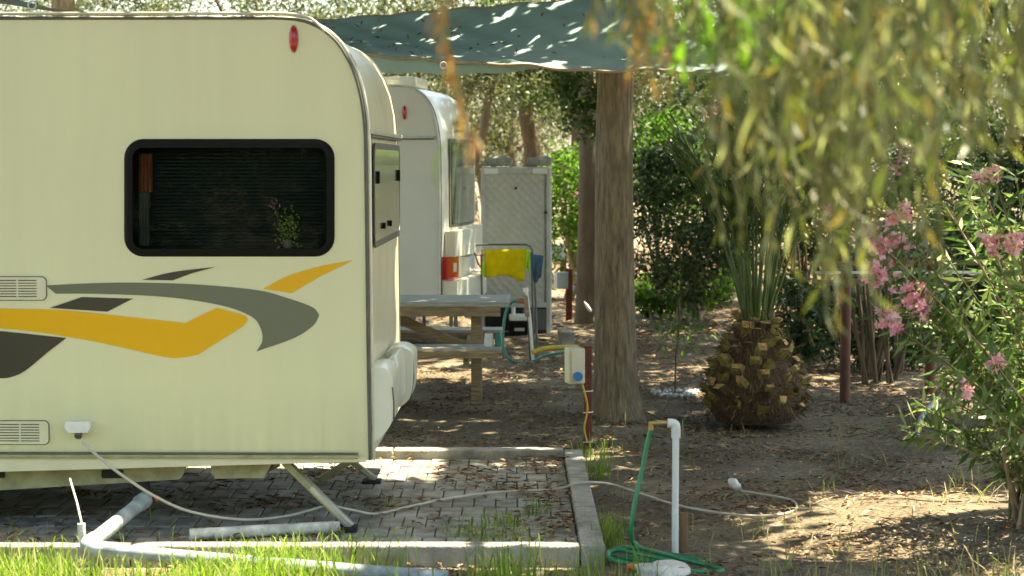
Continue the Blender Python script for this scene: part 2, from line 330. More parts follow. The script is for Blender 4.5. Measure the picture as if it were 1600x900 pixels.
def tree(name, label, cat, base, h_fork, r0, lean, crown_c, radii, ncl, nlf, clr, L, W, bark, leafm, group=None, seed=1, limbs=6, path=None, leaf_dir=None):
    random.seed(seed)
    t = empty(name, base, label, cat, group); b = Vector(base)
    top = b + Vector((lean[0], lean[1], h_fork))
    pts = path or [b, b + (top-b)*0.3 + Vector((random.uniform(-.04, .04), random.uniform(-.04, .04), 0)), b + (top-b)*0.65 + Vector((random.uniform(-.05, .05), 0, 0)), top]
    pp = cr(pts, 6); k = len(pp)
    rad = [r0*(1.25 if i == 0 else 1.0)*(1 - 0.3*i/k) for i in range(k)]
    MB().tube(pp, rad, 12).build('trunk', bark, t)
    P_, cc = clumps(crown_c, radii, ncl, nlf, clr, seed)
    lm = MB()
    order = list(range(len(cc))); random.shuffle(order)
    for i in order[:limbs]:
        e = Vector(cc[i]); s = pp[-1] if random.random() < .6 else pp[int(k*.7)]
        mid = s.lerp(e, .5) + Vector((random.uniform(-.2, .2), random.uniform(-.2, .2), random.uniform(0, .3)))
        q = cr([s, mid, e], 4); lm.tube(q, [r0*.5*(1-.8*j/len(q)) for j in range(len(q))], 6)
    lm.build('limb', bark, t)
    g = np.random.default_rng(seed); n = len(P_)
    leaf_obj('crown', P_, L*(.6+.8*g.random(n)), W*(.6+.8*g.random(n)), leafm, t, direction=leaf_dir)
    return t
# ================================================================== GROUND
PADX = 0.302; PZ = 0.05
def gz(x, y):
    z = 0.035*noise.noise((x*.9, y*.9, 0)) + 0.02*noise.noise((x*2.7, y*2.7, 5)) + 0.008*noise.noise((x*9, y*9, 3))
    z += 0.07*math.exp(-((x-2.1)/0.9)**2 - ((y-9.6)/0.7)**2)          # sandy rise at the oleander
    z -= 0.07*math.exp(-((x-1.65)/0.7)**2 - ((y-13.3)/0.6)**2)         # hollow round the palm
    z += 0.05*math.exp(-((x-1.5)/1.2)**2 - ((y-12.1)/0.25)**2)
    f = 1.0
    if x < PADX+0.25 and 8.2 < y < 11.8: f = max(0, min(1, (x-PADX-0.12)/0.13)) if 8.45 < y < 11.6 else 0.3
    return z*f - (0.012 if f == 0 else 0)
def lines(a, b, step, far, n=14):
    core = list(np.arange(a, b, step)); return [a - far*(i/n)**2 for i in range(n, 0, -1)] + core + [b + far*(i/n)**2 for i in range(1, n+1)]
xs = lines(-5, 6, 0.075, 120); ys = lines(4.5, 22, 0.075, 150)
gv = [(x, y, gz(x, y) if (-6 < x < 7 and 2 < y < 26) else 0.0) for y in ys for x in xs]; nx = len(xs)
gf = [(j*nx+i, j*nx+i+1, (j+1)*nx+i+1, (j+1)*nx+i) for j in range(len(ys)-1) for i in range(nx-1)]
tag(obj('ground', gv, gf, M['ground'], smooth=True), 'dry brown soil of the camp site under the trees', 'ground', kind='structure')
# paved pad
b = MB(); b.box((-2.6, 10.0, 0.022), (5.78, 2.78, 0.04)); tag(b.build('paving_bed', M['soil_bed']), kind='structure')
b = MB(); pw, pl = 0.108, 0.262; y = 11.27; ri = 0
while y - pl > 8.4:
    x = PADX - .006 - (ri % 2)*pw/2
    if ri % 2: b.box((PADX-.006-pw/4, max(y-pl/2, 8.70), 0.026), (pw/2-.006, pl-.012, 0.045), bev=0.003)
    y0, y1 = max(y-pl, 8.64)+.006, y-.006
    while x > -5.4 and y1-y0 > .04:
        dz = random.uniform(-.003, .003)
        b.box((x-pw/2, (y0+y1)/2, 0.026+dz), (pw-.007, y1-y0, 0.045), rot=Matrix.Rotation(random.uniform(-.015, .015), 3, 'Y') @ Matrix.Rotation(random.uniform(-.012, .012), 3, 'X'), bev=0.004)
        x -= pw
    y -= pl; ri += 1
tag(b.build('paving', M['paver']), 'grey concrete block paving under the caravan', 'paving', kind='structure')
def kerb_run(a, c, wd, h, seg=0.98):
    b = MB(); a, c = Vector(a), Vector(c); L = (c-a).length; d = (c-a)/L; t = 0
    while t < L-.01:
        e = min(t+seg, L); p = a + d*(t+.004); q = a + d*(e-.004)
        b.box((p+q)/2 + Vector((0, 0, h/2-.03+random.uniform(-.002, .002))), (wd if abs(d.y) > .5 else (q-p).length, (q-p).length if abs(d.y) > .5 else wd, h+.06), bev=0.009); t = e
    o = b.build('kerb', M['kerb']); return tag(o, kind='structure')
kerb_run((PADX+.05, 8.535, 0), (PADX+.05, 11.41, 0), 0.105, 0.085)
kerb_run((PADX-.004, 8.585, 0), (-5.6, 8.585, 0), 0.10, 0.08)
kerb_run((PADX-.004, 11.345, 0), (-5.6, 11.345, 0), 0.13, 0.10)
# ================================================================== CARAVAN (front)
Y1 = 9.0; yaw = 0.015; UX = Vector((-1, yaw, 0)).normalized(); WX = Vector((yaw, 1, 0)).normalized()
x0 = P(577, 700, Y1).x; O1 = Vector((x0, Y1, 0))
def sideP(px, py, O=O1, off=0.0, wx=WX):
    d = ray(px, py); c = Vector((0, 0, HCAM)); t = ((O - c).dot(wx) + off)/d.dot(wx); return c + d*t
def au(p, O=O1, ux=UX): return ((p-O).dot(ux), p.z)
cav = empty('caravan', O1 + UX*2.6 + WX*1.1, 'large cream caravan with amber and grey stripes and a black framed side window', 'caravan')
prof_px = [(578, 719), (575, 560), (573, 400), (571.5, 280), (570, 205), (566, 165), (558, 128), (546, 97), (528, 68), (508, 49), (486, 37), (462, 30.5), (430, 28.5)]
prof = [au(sideP(*q)) for q in prof_px]
zt, zb = prof[-1][1], prof[0][1]; LEN = 5.6
prof = prof + [(prof[-1][0]+.08, zt), (prof[-1][0]+.3, zt), (1.4, zt), (2.2, zt), (3.2, zt), (4.2, zt), (LEN-.6, zt), (LEN-.5, zt), (LEN-.2, zt-.12), (LEN-.05, zt-.45), (LEN+.0, 1.4), (LEN-.05, zb)]
W1 = 1.98
def C1(a, wv, z): return O1 + UX*a + WX*wv + Vector((0, 0, z))
# window openings
wr = [au(sideP(x, y)) for x, y in rrect(199, 222, 518, 396, 26)]
def wall_with_hole(name, outer, hole, wv, m, parent):
    bm = bmesh.new(); ed = []
    for loop in (outer, hole):
        if not loop: continue
        vs = [bm.verts.new(C1(a, wv, z) - WO[parent]) for a, z in loop]
        ed += [bm.edges.new((vs[i], vs[(i+1) % len(vs)])) for i in range(len(vs))]
    bmesh.ops.triangle_fill(bm, edges=ed, use_beauty=True, use_dissolve=False)
    me = bpy.data.meshes.new(name); bm.to_mesh(me); bm.free(); me.materials.append(m)
    o = bpy.data.objects.new(name, me); COL.objects.link(o); o.parent = parent; WO[o] = WO[parent]; return o
o = wall_with_hole('side_wall', prof, wr, 0.0, M['cream'], cav); o['label'] = 'flat cream side wall with the stripes'
wall_with_hole('side_wall', prof, None, W1, M['cream'], cav)
b = MB(); n = len(prof); ws = np.linspace(0, W1, 13)
bulge = lambda t: 0.0
vs = [C1(a, wv, z) for wv in ws for a, z in prof]
fs = [(j*n+i, j*n+(i+1) % n, (j+1)*n+(i+1) % n, (j+1)*n+i) for j in range(len(ws)-1) for i in range(n)]
o = b.add(vs, fs, True).build('shell', M['cream2'], cav)
o.data.polygons.foreach_set('use_smooth', [True]*len(o.data.polygons))
mod = o.modifiers.new('edge', 'EDGE_SPLIT'); mod.split_angle = R(40)
# trim along both edges
for wv, off in ((-.004, 0), (W1+.004, 0)):
    b = MB(); b.tube(cr([C1(a, wv, z) for a, z in prof[:-4]], 3), 0.0065, 6); b.build('edge_trim', M['seal'], cav)
b = MB(); b.tube(cr([C1(a-.014, .016, z) for a, z in prof[:-4]], 3), 0.011, 6); b.build('edge_trim', M['alu'], cav)
b = MB(); b.tube(cr([C1(a+.02 if i == 0 else a, -.004, z+(0.022 if i > 9 else 0)) for i, (a, z) in enumerate(prof[9:-4], 9)], 3), 0.008, 6); b.build('awning_rail', M['alu'], cav)
# drip seam and rail on the end
zs = sideP(578, 206).z
b = MB(); b.box(C1(-.005, W1/2, zs), (0.03, W1-.03, 0.022), rz=-yaw, bev=.005); b.build('seam_strip', M['alu'], cav)
b = MB(); b.box(C1(-.004, W1/2, zs-.018), (0.022, W1-.05, 0.010), rz=-yaw); b.build('seam_strip', M['seal'], cav)
b = MB(); b.box(C1(-.002, .10, (zs+zb)/2), (0.012, 0.012, zs-zb-.06), rz=-yaw); b.build('corner_trim', M['cream2'], cav)
# lower rail, skirt
zr = sideP(300, 713).z
b = MB(); b.box(C1(LEN/2+.02, -.008, zr), (LEN-.06, .02, .018), rz=-yaw, bev=.004); b.build('side_rail', M['chassis'], cav)
b = MB(); b.box(C1(LEN/2+.02, -.006, zr+.016), (LEN-.06, .013, .006), rz=-yaw); b.build('side_rail', M['seal'], cav)
q = [sideP(574, 716), sideP(572, 721), sideP(0, 737), sideP(-900, 762), sideP(-900, 716)]
b = MB(); b.poly([C1(au(p)[0], -.003, au(p)[1]) for p in q], WX*.03); b.build('skirt', M['cream2'], cav)
# window assembly
def ring(outer, inner, depth0, depth1, a2p):
    n = len(outer); mb = MB()
    vs = [a2p(*p, depth0) for p in outer] + [a2p(*p, depth1) for p in outer2] if False else None
    return mb
outer = [au(sideP(x, y)) for x, y in rrect(194, 217, 523, 401, 30)]
mid = [au(sideP(x, y)) for x, y in rrect(200, 223, 517, 395, 25)]
inner = [au(sideP(x, y)) for x, y in rrect(208, 231, 511, 389, 16)]
n = len(outer); vs = [C1(a, -.001, z) for a, z in outer] + [C1(a, -.018, z) for a, z in mid] + [C1(a, -.019, z) for a, z in inner] + [C1(a, .03, z) for a, z in inner]
fs = [(k*n+i, k*n+(i+1) % n, (k+1)*n+(i+1) % n, (k+1)*n+i) for k in range(3) for i in range(n)]
win = MB().add(vs, fs, False).build('window', M['black'], cav); win['label'] = 'wide window with a black rounded frame'
bm = bmesh.new(); f = bm.faces.new([bm.verts.new(C1(a, -.012, z)-WO[cav]) for a, z in inner]); me = bpy.data.meshes.new('pane'); bm.to_mesh(me); bm.free(); me.materials.append(M['pane'])
o = bpy.data.objects.new('pane', me); COL.objects.link(o); o.parent = win; WO[o] = WO[cav]
# interior behind the window
a0, a1 = min(p[0] for p in outer)-.05, max(p[0] for p in outer)+.05; z0, z1 = min(p[1] for p in outer)-.05, max(p[1] for p in outer)+.05
b = MB(); ac, zc = (a0+a1)/2, (z0+z1)/2
b.box(C1(ac, .36, zc), (a1-a0, .02, z1-z0), rz=-yaw); b.box(C1(ac, .19, z0-.012), (a1-a0, .34, .02), rz=-yaw); b.box(C1(ac, .19, z1+.012), (a1-a0, .34, .02), rz=-yaw)
b.box(C1(a0-.01, .19, zc), (.02, .34, z1-z0), rz=-yaw); b.box(C1(a1+.01, .19, zc), (.02, .34, z1-z0), rz=-yaw)
b.build('interior', M['dark_in'], cav)
b = MB(); z = z0+.07
while z < z1-.04: b.box(C1(ac, .09, z), (a1-a0-.12, .004, .010), rz=-yaw); z += .0165
o = b.build('blind', M['blind'], cav); o['label'] = 'dark slatted blind behind the glass'
M['curt'] = mat('orange_curtain', (0.22, 0.06, 0.02), .9, .3, 10); M['curt2'] = mat('grey_curtain', (.10, .10, .09), .9, .3, 10)
for (xa, xb, ya, yb, mm) in ((214, 236, 240, 300, 'curt'), (214, 232, 301, 384, 'curt2')):
    b = MB(); N = 14
    top = [sideP(xa+(xb-xa)*i/N, ya, off=0) + WX*(.045+.012*math.sin(i*1.7)) for i in range(N+1)]
    bot = [sideP(xa+(xb-xa)*i/N, yb, off=0) + WX*(.045+.012*math.sin(i*1.7)) for i in range(N+1)]
    b.add(top+bot, [(i, i+1, N+2+i, N+1+i) for i in range(N)], True).build('curtain', M[mm], cav)
# houseplant behind glass (rests in the caravan: a thing)
pb = sideP(447, 388) + WX*.05
hp = empty('potted_plant', pb, 'small leafy potted plant seen through the right of the caravan window', 'plant')
MB().tube([pb, pb+Vector((0, 0, .02)), pb+Vector((0, 0, .035))], [.018, .022, .024], 10).build('pot', M['stripe_g'], hp)
pc = np.array([sideP(447+random.gauss(0, 9), 358+random.gauss(0, 16)) + WX*(.045+random.uniform(-.012, .012)) for _ in range(150)])
leaf_obj('foliage', pc, .020, .008, leafmat('houseplant_leaves', [(.15, .3, .02), (.4, .55, .08), (.6, .7, .2)], .4), hp)
pc = np.array([sideP(427+random.gauss(0, 4), 320+random.gauss(0, 5)) + WX*.045 for _ in range(22)])
leaf_obj('flower', pc, .012, .008, M['petal'], hp)
MB().tube([sideP(427, 322)+WX*.045, sideP(432, 345)+WX*.045, sideP(440, 380)+WX*.05], .0015, 5).build('stem', M['stem_g'], hp)
# end window
def C1e(a, wv, z): return C1(a, wv, z)
we = [(.22, 1.90)]
zwt, zwb = sideP(585, 222).z, sideP(588, 392).z
ew = rrect(.24, zwb+.0, 1.92, zwt, .07)
n = len(ew); ein = rrect(.27, zwb+.03, 1.89, zwt-.03, .05)
vs = [C1(-.004, u, z) for u, z in ew] + [C1(-.010, u, z) for u, z in ew] + [C1(-.010, u, z) for u, z in ein]+[C1(-.007, u, z) for u, z in ein]
ewin = MB().add(vs, [(k*n+i, k*n+(i+1) % n, (k+1)*n+(i+1) % n, (k+1)*n+i) for k in range(3) for i in range(n)]).build('window', M['seal'], cav); ewin['label'] = 'narrow looking end window reflecting the trees'
MB().add([C1(-.008, u, z) for u, z in ein], [tuple(range(n))]).build('pane', M['pane2'], ewin)
for u in (.4, 1.75):
    MB().box(C1(-.014, u, zwb+.33), (.014, .05, .06), bev=.004).build('latch', M['black'], ewin)
for u in (.75, 1.15):
    MB().box(C1(-.014, u, zwb+.09), (.014, .05, .03), bev=.004).build('latch', M['black'], ewin)
# stripes
def quadcurve(pts): return pts
def decal(px, m, lab, off=-.0025):
    ps = [sideP(x, y) for x, y in px]; ps = [p - WX*.0005 for p in ps]
    b = MB(); b.poly(ps, -WX*.002); o = b.build('stripe', m, cav); o['label'] = lab
def sp(pts, n=6): return [(v.x, v.y) for v in cr([(x, y, 0) for x, y in pts], n)]
decal(sp([(72, 446), (130, 443), (200, 441.5), (300, 444), (400, 453), (450, 466), (488, 480), (499, 492)], 5)[:-1] + sp([(499, 492), (490, 508), (460, 528), (401, 549)], 4)[:-1] + sp([(401, 549), (410, 532), (407, 512), (392, 494), (345, 477), (260, 464), (150, 459), (72, 459)], 5)[:-1], M['stripe_g'], 'long grey green swoosh ending in a hook')
decal(sp([(-60, 478), (0, 482), (90, 484), (200, 495), (290, 504.5)], 4) + [(338, 481)] + sp([(345, 482), (388, 500), (330, 541)], 4) + sp([(310, 554), (280, 559), (250, 556), (150, 534), (60, 519), (0, 513), (-60, 510)], 4), M['stripe_y'], 'long amber stripe with a checkmark end')
decal([(411, 451)] + sp([(411, 451), (450, 431), (500, 416), (552, 406.5)], 5)[1:] + [(500, 432), (455, 458)], M['stripe_y'], 'short pointed amber stripe under the window')
decal([(222, 437)] + sp([(222, 437), (270, 425), (337, 417)], 4)[1:] + [(300, 427), (270, 438)], M['stripe_d'], 'small dark pointed flash')
decal([(78, 481), (128, 464), (208, 466.5), (168, 487)], M['stripe_d'], 'dark slanted block')
decal(sp([(-60, 512), (0, 517), (104, 528)], 3) + sp([(75, 550), (40, 579), (18, 589), (0, 591), (-60, 592)], 3), M['stripe_d'], 'large dark wedge at the far left')
# vents, marker lamp, inlet
for (xa, ya, xb, yb) in ((-150, 433, 72, 468), (-150, 658, 76, 693)):
    A, B = sideP(xa, yb), sideP(xb, ya); aa, ab = sorted((au(A)[0], au(B)[0])); za, zb2 = A.z, B.z
    v = MB(); n = 28
    ro = rrect(aa, za, ab, zb2, .02, 6); ri = rrect(aa+.012, za+.012, ab-.012, zb2-.012, .012, 6)
    n = len(ro); v.add([C1(a, -.001, z) for a, z in ro]+[C1(a, -.010, z) for a, z in ro]+[C1(a, -.010, z) for a, z in ri]+[C1(a, -.004, z) for a, z in ri],
                       [(k*n+i, k*n+(i+1) % n, (k+1)*n+(i+1) % n, (k+1)*n+i) for k in range(3) for i in range(n)]); vent = v.build('vent', M['cream2'], cav)
    MB().tube([C1(a, -.003, z) for a, z in ro + ro[:1]], .004, 5, caps=False).build('gasket', M['seal'], vent)
    MB().box(C1((aa+ab)/2, -.003, (za+zb2)/2), (ab-aa-.02, .004, zb2-za-.02), rz=-yaw).build('backing', M['seal'], vent)
    s = MB()
    for k in range(6):
        s.box(C1((aa+ab)/2+.015, -.008, za+.021+k*(zb2-za-.042)/5), (ab-aa-.05, .006, .0075), rz=-yaw)
    s.box(C1(aa+.026, -.008, (za+zb2)/2), (.030, .006, zb2-za-.02), rz=-yaw); s.box(C1(aa+.13, -.0085, (za+zb2)/2), (.008, .006, zb2-za-.02), rz=-yaw)
    s.build('grille', M['cream2'], vent)
c = sideP(459, 61)
bm = bmesh.new(); bmesh.ops.create_uvsphere(bm, u_segments=16, v_segments=12, radius=1)
ml = MB().add([Vector((v.co.x*.021, v.co.y*.022, v.co.z*.061)) + c for v in bm.verts], [[v.index for v in f.verts] for f in bm.faces], True).build('marker_lamp', M['red_lens'], cav)
MB().add([Vector((v.co.x*.024, v.co.y*.010, v.co.z*.065)) + c for v in bm.verts], [[v.index for v in f.verts] for f in bm.faces], True).build('bezel', M['alu'], ml); bm.free()
c = sideP(125, 662)
b = MB(); b.poly([c + Vector((x*.0029, 0, z*.0029)) - WX*.004 for x, z in ((-19, 5), (20, 5), (20, -3), (16, -12), (-15, -12), (-20, -4))], -WX*.05)
il = b.build('power_inlet', M['white_pl'], cav)
MB().tube([c + Vector((-.0, -.02, -.03)), c + Vector((-.0, -.045, -.055))], .017, 10).build('socket', M['seal'], il)
# chassis, steadies, wheel
for wv in (.10, W1-.35):
    O_ = O1 + WX*wv; pts = [(430, 716), (412, 747), (335, 748), (334, 742), (330, 741), (328, 716), (290, 716), (288, 738), (284, 744), (280, 749), (250, 751), (0, 766), (-700, 800), (-1060, 790), (-1060, 716)]
    b = MB(); b.poly([sideP(x, y, O1, .10) + WX*(wv-.10) for x, y in pts], WX*.04)
    b.build('chassis_beam', M['chassis'], cav)
for a in (1.2, 1.75):
    MB().box(C1(a, .097, .305), (.10, .012, .04), bev=.005).build('chassis_slot', M['black_r'], cav)
b = MB(); b.box(C1(LEN/2, W1/2, .385), (LEN-.1, W1-.04, .03), rz=-yaw); b.build('floor_panel', M['chassis'], cav)
MB().box(C1(2.7, .9, .30), (.9, .5, .14), bev=.02).build('water_tank', M['black_r'], cav)
MB().bar(C1(2.5, .1, .22), C1(2.5, W1-.1, .22), .06, .06).build('axle', M['black_r'], cav)
for wv in (.18, W1-.18):
    c = C1(2.6, wv, .31); tyre = MB()
    tyre.tube([c + WX*t for t in (-.09, -.08, -.05, .05, .08, .09)], [.24, .29, .31, .31, .29, .24], 24)
    wh = tyre.build('wheel', M['black_r'], cav); MB().tube([c + WX*(-.093), c + WX*(-.10)], .17, 20).build('rim', M['steel_l'], wh)
top = C1(au(sideP(432, 722))[0], .12, .385); foot = G(549, 823, .07) + Vector((0, .0, 0))
def steady(t_, f_, lab=None):
    s = MB().bar(t_, f_, .042, .03).build('steady_leg', M['chassis'], cav)
    MB().bar(t_.lerp(f_, .45)+Vector((0, -.012, .005)), f_+Vector((0, -.012, .005)), .03, .02).build('inner_leg', M['alu'], s)
    MB().box(f_+Vector((-.02, .0, -.008)), (.10, .10, .024), bev=.008).build('foot', M['black_r'], s)
steady(top, foot)
steady(P(548, 720, 10.45), P(587, 750, 10.45))
MB().bar(P(547, 720, 10.45), P(497, 752, 10.45), .04, .035).build('brace', M['chassis'], cav)
MB().bar(P(432, 724, 9.15), P(396, 742, 9.5), .035, .03).build('brace', M['chassis'], cav)
# rear bumper with lamp lobes
def lobe(wv0, wv1, z0, z1, prot, name, m):
    N = 10; K = 9; vs = []
    for j in range(N+1):
        t = j/N; z = z0 + (z1-z0)*t; pr = prot*(math.sin(math.pi*min(1, .12+.76*t))**.45)*(1 - .35*(1-t)**2)
        for k in range(K+1):
            s = k/K; e = math.sin(math.pi*(.04+.92*s))**.35
            vs.append(C1(-pr*e + (0.0), wv0+(wv1-wv0)*s, z))
    fs = [(j*(K+1)+k, j*(K+1)+k+1, (j+1)*(K+1)+k+1, (j+1)*(K+1)+k) for j in range(N) for k in range(K)]
    mb = MB().add(vs, fs, True)
    mb.add([vs[k] for k in range(K+1)]+[C1(.01, wv1, z0), C1(.01, wv0, z0)], [tuple(range(K+3))])
    mb.add([vs[N*(K+1)+k] for k in range(K+1)]+[C1(.01, wv1, z1), C1(.01, wv0, z1)], [tuple(range(K+3))])
    return mb.build(name, m, cav)
def prism(px, Y, w_, lab=None, bev=.030):
    ps = [P(x, y, Y) for x, y in px]; b = MB(); b.poly(ps, WX*w_); o = b.build('rear_bumper', M['white_gel'], cav)
    o.data.polygons.foreach_set('use_smooth', [True]*len(o.data.polygons)); o.modifiers.new('w', 'WELD')
    md = o.modifiers.new('b', 'BEVEL'); md.width = bev; md.segments = 4; md.limit_method = 'ANGLE'; md.angle_limit = R(35); md.harden_normals = False
    e2 = o.modifiers.new('e', 'EDGE_SPLIT'); e2.split_angle = R(50)
    if lab: o['label'] = lab
    return o
l1 = prism(sp([(574, 578), (588, 574), (603, 577), (612, 588), (614, 610), (614, 645), (610, 664), (600, 678), (588, 689), (574, 697)], 3), Y1+.01, .40, 'white moulded bumper end nearest the side wall')
l2 = prism(sp([(600, 552), (616, 543), (632, 544), (644, 552), (646, 570), (645, 600), (640, 622), (628, 634), (612, 641), (600, 645)], 3), Y1+.98, .32, 'white moulded bumper end on the far side')
prism([(584, 600), (592, 580), (606, 562), (618, 555), (622, 570), (622, 630), (610, 655), (594, 672), (584, 672)], Y1+.44, .52)
lm_ = MB().tube([P(613, 640, Y1+.28), P(616, 640, Y1+.28)], .028, 14).build('lamp', M['red_lens'], l1)
MB().tube([P(613, 605, Y1+.01), P(615.5, 630, Y1+.01), P(615.5, 655, Y1+.01)], .0035, 6).build('lamp_seal', M['seal'], l1)
MB().tube([P(645, 560, Y1+.985), P(646.5, 590, Y1+.985), P(641, 624, Y1+.985)], .004, 6).build('lamp_seal', M['seal'], l2)
# ================================================================== SECOND CARAVAN
Y2 = 17.6; yw = R(6.3); U2 = Vector((-math.cos(yw), math.sin(yw), 0)); W2x = Vector((math.sin(yw), math.cos(yw), 0))
O2 = Vector((P(687, 300, Y2).x, Y2, 0))
cv2 = empty('caravan', O2 + U2*2.5 + W2x*1.1, 'white caravan behind the first one with a red tail lamp and curved rear', 'caravan')
def C2(a, wv, z): return O2 + U2*a + W2x*wv + Vector((0, 0, z))
def s2P(px, py):
    d = ray(px, py); c = Vector((0, 0, HCAM)); t = (O2 - c).dot(W2x)/d.dot(W2x); return c + d*t
pr2 = [(687, 490), (687, 440), (687, 330), (686.5, 250), (685, 215), (681, 190), (674, 168), (662, 150), (648, 139), (630, 134.5), (605, 133.5)]
pr2 = [((s2P(*q)-O2).dot(U2), s2P(*q).z) for q in pr2]; zt2 = pr2[-1][1]
pr2 += [(5.0, zt2), (5.35, zt2-.3), (5.4, 1.3), (5.35, .38)]
n = len(pr2); W2 = 2.15
def bul(t): return 0.10*math.sin(math.pi*t)**.6
ws = np.linspace(0, 1, 15); vs = []
for t in ws:
    for i, (a, z) in enumerate(pr2):
        vs.append(C2(a - (bul(t) if i < 8 else bul(t)*max(0, 1-(i-7)/3)), W2*t, z))
b = MB().add(vs, [(j*n+i, j*n+(i+1) % n, (j+1)*n+(i+1) % n, (j+1)*n+i) for j in range(14) for i in range(n)], True)
o = b.build('shell', M['white_gel'], cv2); mod = o.modifiers.new('e', 'EDGE_SPLIT'); mod.split_angle = R(40)
o = MB().add(vs[:n], [tuple(range(n))]).build('side_wall', M['white2'], cv2)
MB().add(vs[-n:], [tuple(range(n))]).build('side_wall', M['white2'], cv2)
MB().tube(cr([C2(a, -.006, z) for a, z in pr2[:-4]], 3), .008, 6).build('edge_trim', M['steel_l'], cv2)
MB().tube(cr([C2(a-.008, .03, z) for a, z in pr2[:-4]], 3), .006, 6).build('edge_trim', M['seal'], cv2)
z = s2P(650, 214).z; MB().box(C2(1.5, -.006, z), (2.9, .03, .022), rz=-yw).build('seam_strip', M['steel_l'], cv2)
MB().box(C2(1.5, -.004, z-.018), (2.9, .02, .012), rz=-yw).build('seam_strip', M['seal'], cv2)
c = s2P(632, 176); bm = bmesh.new(); bmesh.ops.create_uvsphere(bm, u_segments=12, v_segments=8, radius=1)
MB().add([Vector((v.co.x*.02, v.co.y*.02, v.co.z*.065)) + c for v in bm.verts], [[v.index for v in f.verts] for f in bm.faces], True).build('marker_lamp', M['red_lens'], cv2); bm.free()
def E2(wv, z, out=.01): # point on the rear
    t = wv/W2; return C2(-bul(t)-out, wv, z)
def epanel(name, w0, w1, za, zb_, m, out=.008, parent=cv2, th=.012):
    N = 10; vs = []
    for k in range(N+1):
        wv = w0+(w1-w0)*k/N; vs += [E2(wv, za, 0), E2(wv, za, out), E2(wv, zb_, out), E2(wv, zb_, 0)]
    fs = []
    for k in range(N):
        for q in range(3): fs.append((k*4+q, k*4+q+1, (k+1)*4+q+1, (k+1)*4+q))
    fs += [(0, 1, 2, 3), (N*4+3, N*4+2, N*4+1, N*4)]
    return MB().add(vs, fs).build(name, m, parent)
zz = lambda py: s2P(690, py).z
r = epanel('window', .22, 1.95, zz(357), zz(216), M['seal'], .010); epanel('pane', .27, 1.90, zz(352), zz(222), M['pane2'], .018, r)
epanel('rear_locker', .10, 2.05, zz(402), zz(362), M['white_gel'], .09)
epanel('rear_bumper', .04, 2.1, zz(476), zz(440), M['white_gel'], .13)
lp = epanel('tail_lamp', .03, .42, zz(438), zz(402), M['red_lens'], .04); epanel('clear_lens', .22, .31, zz(427), zz(413), M['clear_lens'], .047, lp)
epanel('licence_plate', .8, 1.3, zz(430), zz(408), M['white_pl'], .05)
for (a, bb) in ((187, 193), (201, 205)):
    epanel('badge', .5, .95 if a < 190 else .85, zz(bb), zz(a), M['stripe_d'], .006)
b = MB(); b.poly([s2P(640, 476)-W2x*.01, s2P(652, 486)-W2x*.01, s2P(668, 493)-W2x*.01, s2P(690, 490)-W2x*.01, s2P(716, 477)-W2x*.01], W2x*1.2); b.build('underbody', M['white2'], cv2)
ac = MB().box(C2(.62, .6, zt2+.04), (.75, .7, .10), rz=-yw, bev=.03).build('roof_hatch', M['white_gel'], cv2)
c = C2(2.2, .2, .30); wh = MB().tube([c + W2x*t for t in (-.09, -.05, .05, .09)], [.27, .3, .3, .27], 20).build('wheel', M['black_r'], cv2)
c = P(640, 494, 17.5); MB().tube([c+Vector((0, -.03, 0)), c+Vector((0, .03, 0))], .06, 14).build('jockey_wheel', M['steel'], cv2)
for px in (705, 712): MB().bar(P(px, 478, 17.8), P(px, 553, 17.8), .035, .035).build('steady_leg', M['steel'], cv2)
MB().bar(P(662, 480, 19), P(664, 545, 19), .03, .03).build('steady_leg', M['steel'], cv2)
# ================================================================== CABINET
YC = 19.9; cb = empty('storage_cabinet', G(806, 525), 'tall pale embossed metal cabinet standing behind the picnic table', 'cabinet')
A, B = P(752, 525, YC), P(862, 262, YC); cw, ch = B.x-A.x, B.z-A.z; cx = (A.x+B.x)/2
MB().box((cx, YC+.32, ch/2+.02), (cw-.02, .60, ch-.04), bev=.006).build('cabinet_body', M['steel_l'], cb)
MB().box((cx-.02, YC+.008, ch*.5+.12), (cw-.10, .016, ch-.33), bev=.004).build('panel', M['hammered'], cb)
for xx in (A.x+.015, B.x-.035): MB().box((xx, YC, ch/2), (.035, .04, ch-.02), bev=.004).build('frame_post', M['steel_l'], cb)
MB().box((B.x-.008, YC, ch/2), (.016, .03, ch), bev=.002).build('edge_strip', M['white_pl'], cb)
MB().box((cx, YC-.001, ch-.035), (cw-.07, .05, .05), bev=.004).build('top_rail', M['steel_l'], cb)
for xx in (A.x+.10, B.x-.12): MB().box((xx, YC-.015, ch-.04), (.14, .05, .055), bev=.004).build('corner_bracket', M['white_pl'], cb)
MB().box((cx, YC-.004, .165), (cw-.08, .03, .24), bev=.004).build('base_panel', M['black_r'], cb)
MB().box((B.x-.17, YC-.022, .16), (.24, .012, .21), bev=.003).build('base_hatch', mat('dark_grey_hatch', (.09, .10, .10), .5), cb)
MB().box((cx, YC, .40-.09), (cw-.08, .05, .05), bev=.004).build('lower_rail', M['steel_l'], cb)
for px, py in ((806, 294), (853, 332)): q = P(px, py, YC-.01); MB().tube([q, q-Vector((0, .02, 0))], .014, 10).build('knob', M['black'], cb)
for xa, xb, lab in ((756, 801, 'lumpy grey bundle on the left of the cabinet top'), (824, 862, 'squarer grey bundle on the right of the cabinet top')):
    q = P((xa+xb)/2, 254, YC+.2); wd = (xb-xa)*.0064
    b = MB().box((q.x, YC+.28, ch+.055), (wd, .38, .085), bev=.028).box((q.x+wd*.1, YC+.28, ch+.085), (wd*.6, .3, .05), bev=.022); tag(b.build('bundle', M['grey_pad'], base=(q.x, YC+.28, ch)), label=lab, cat='bundle')
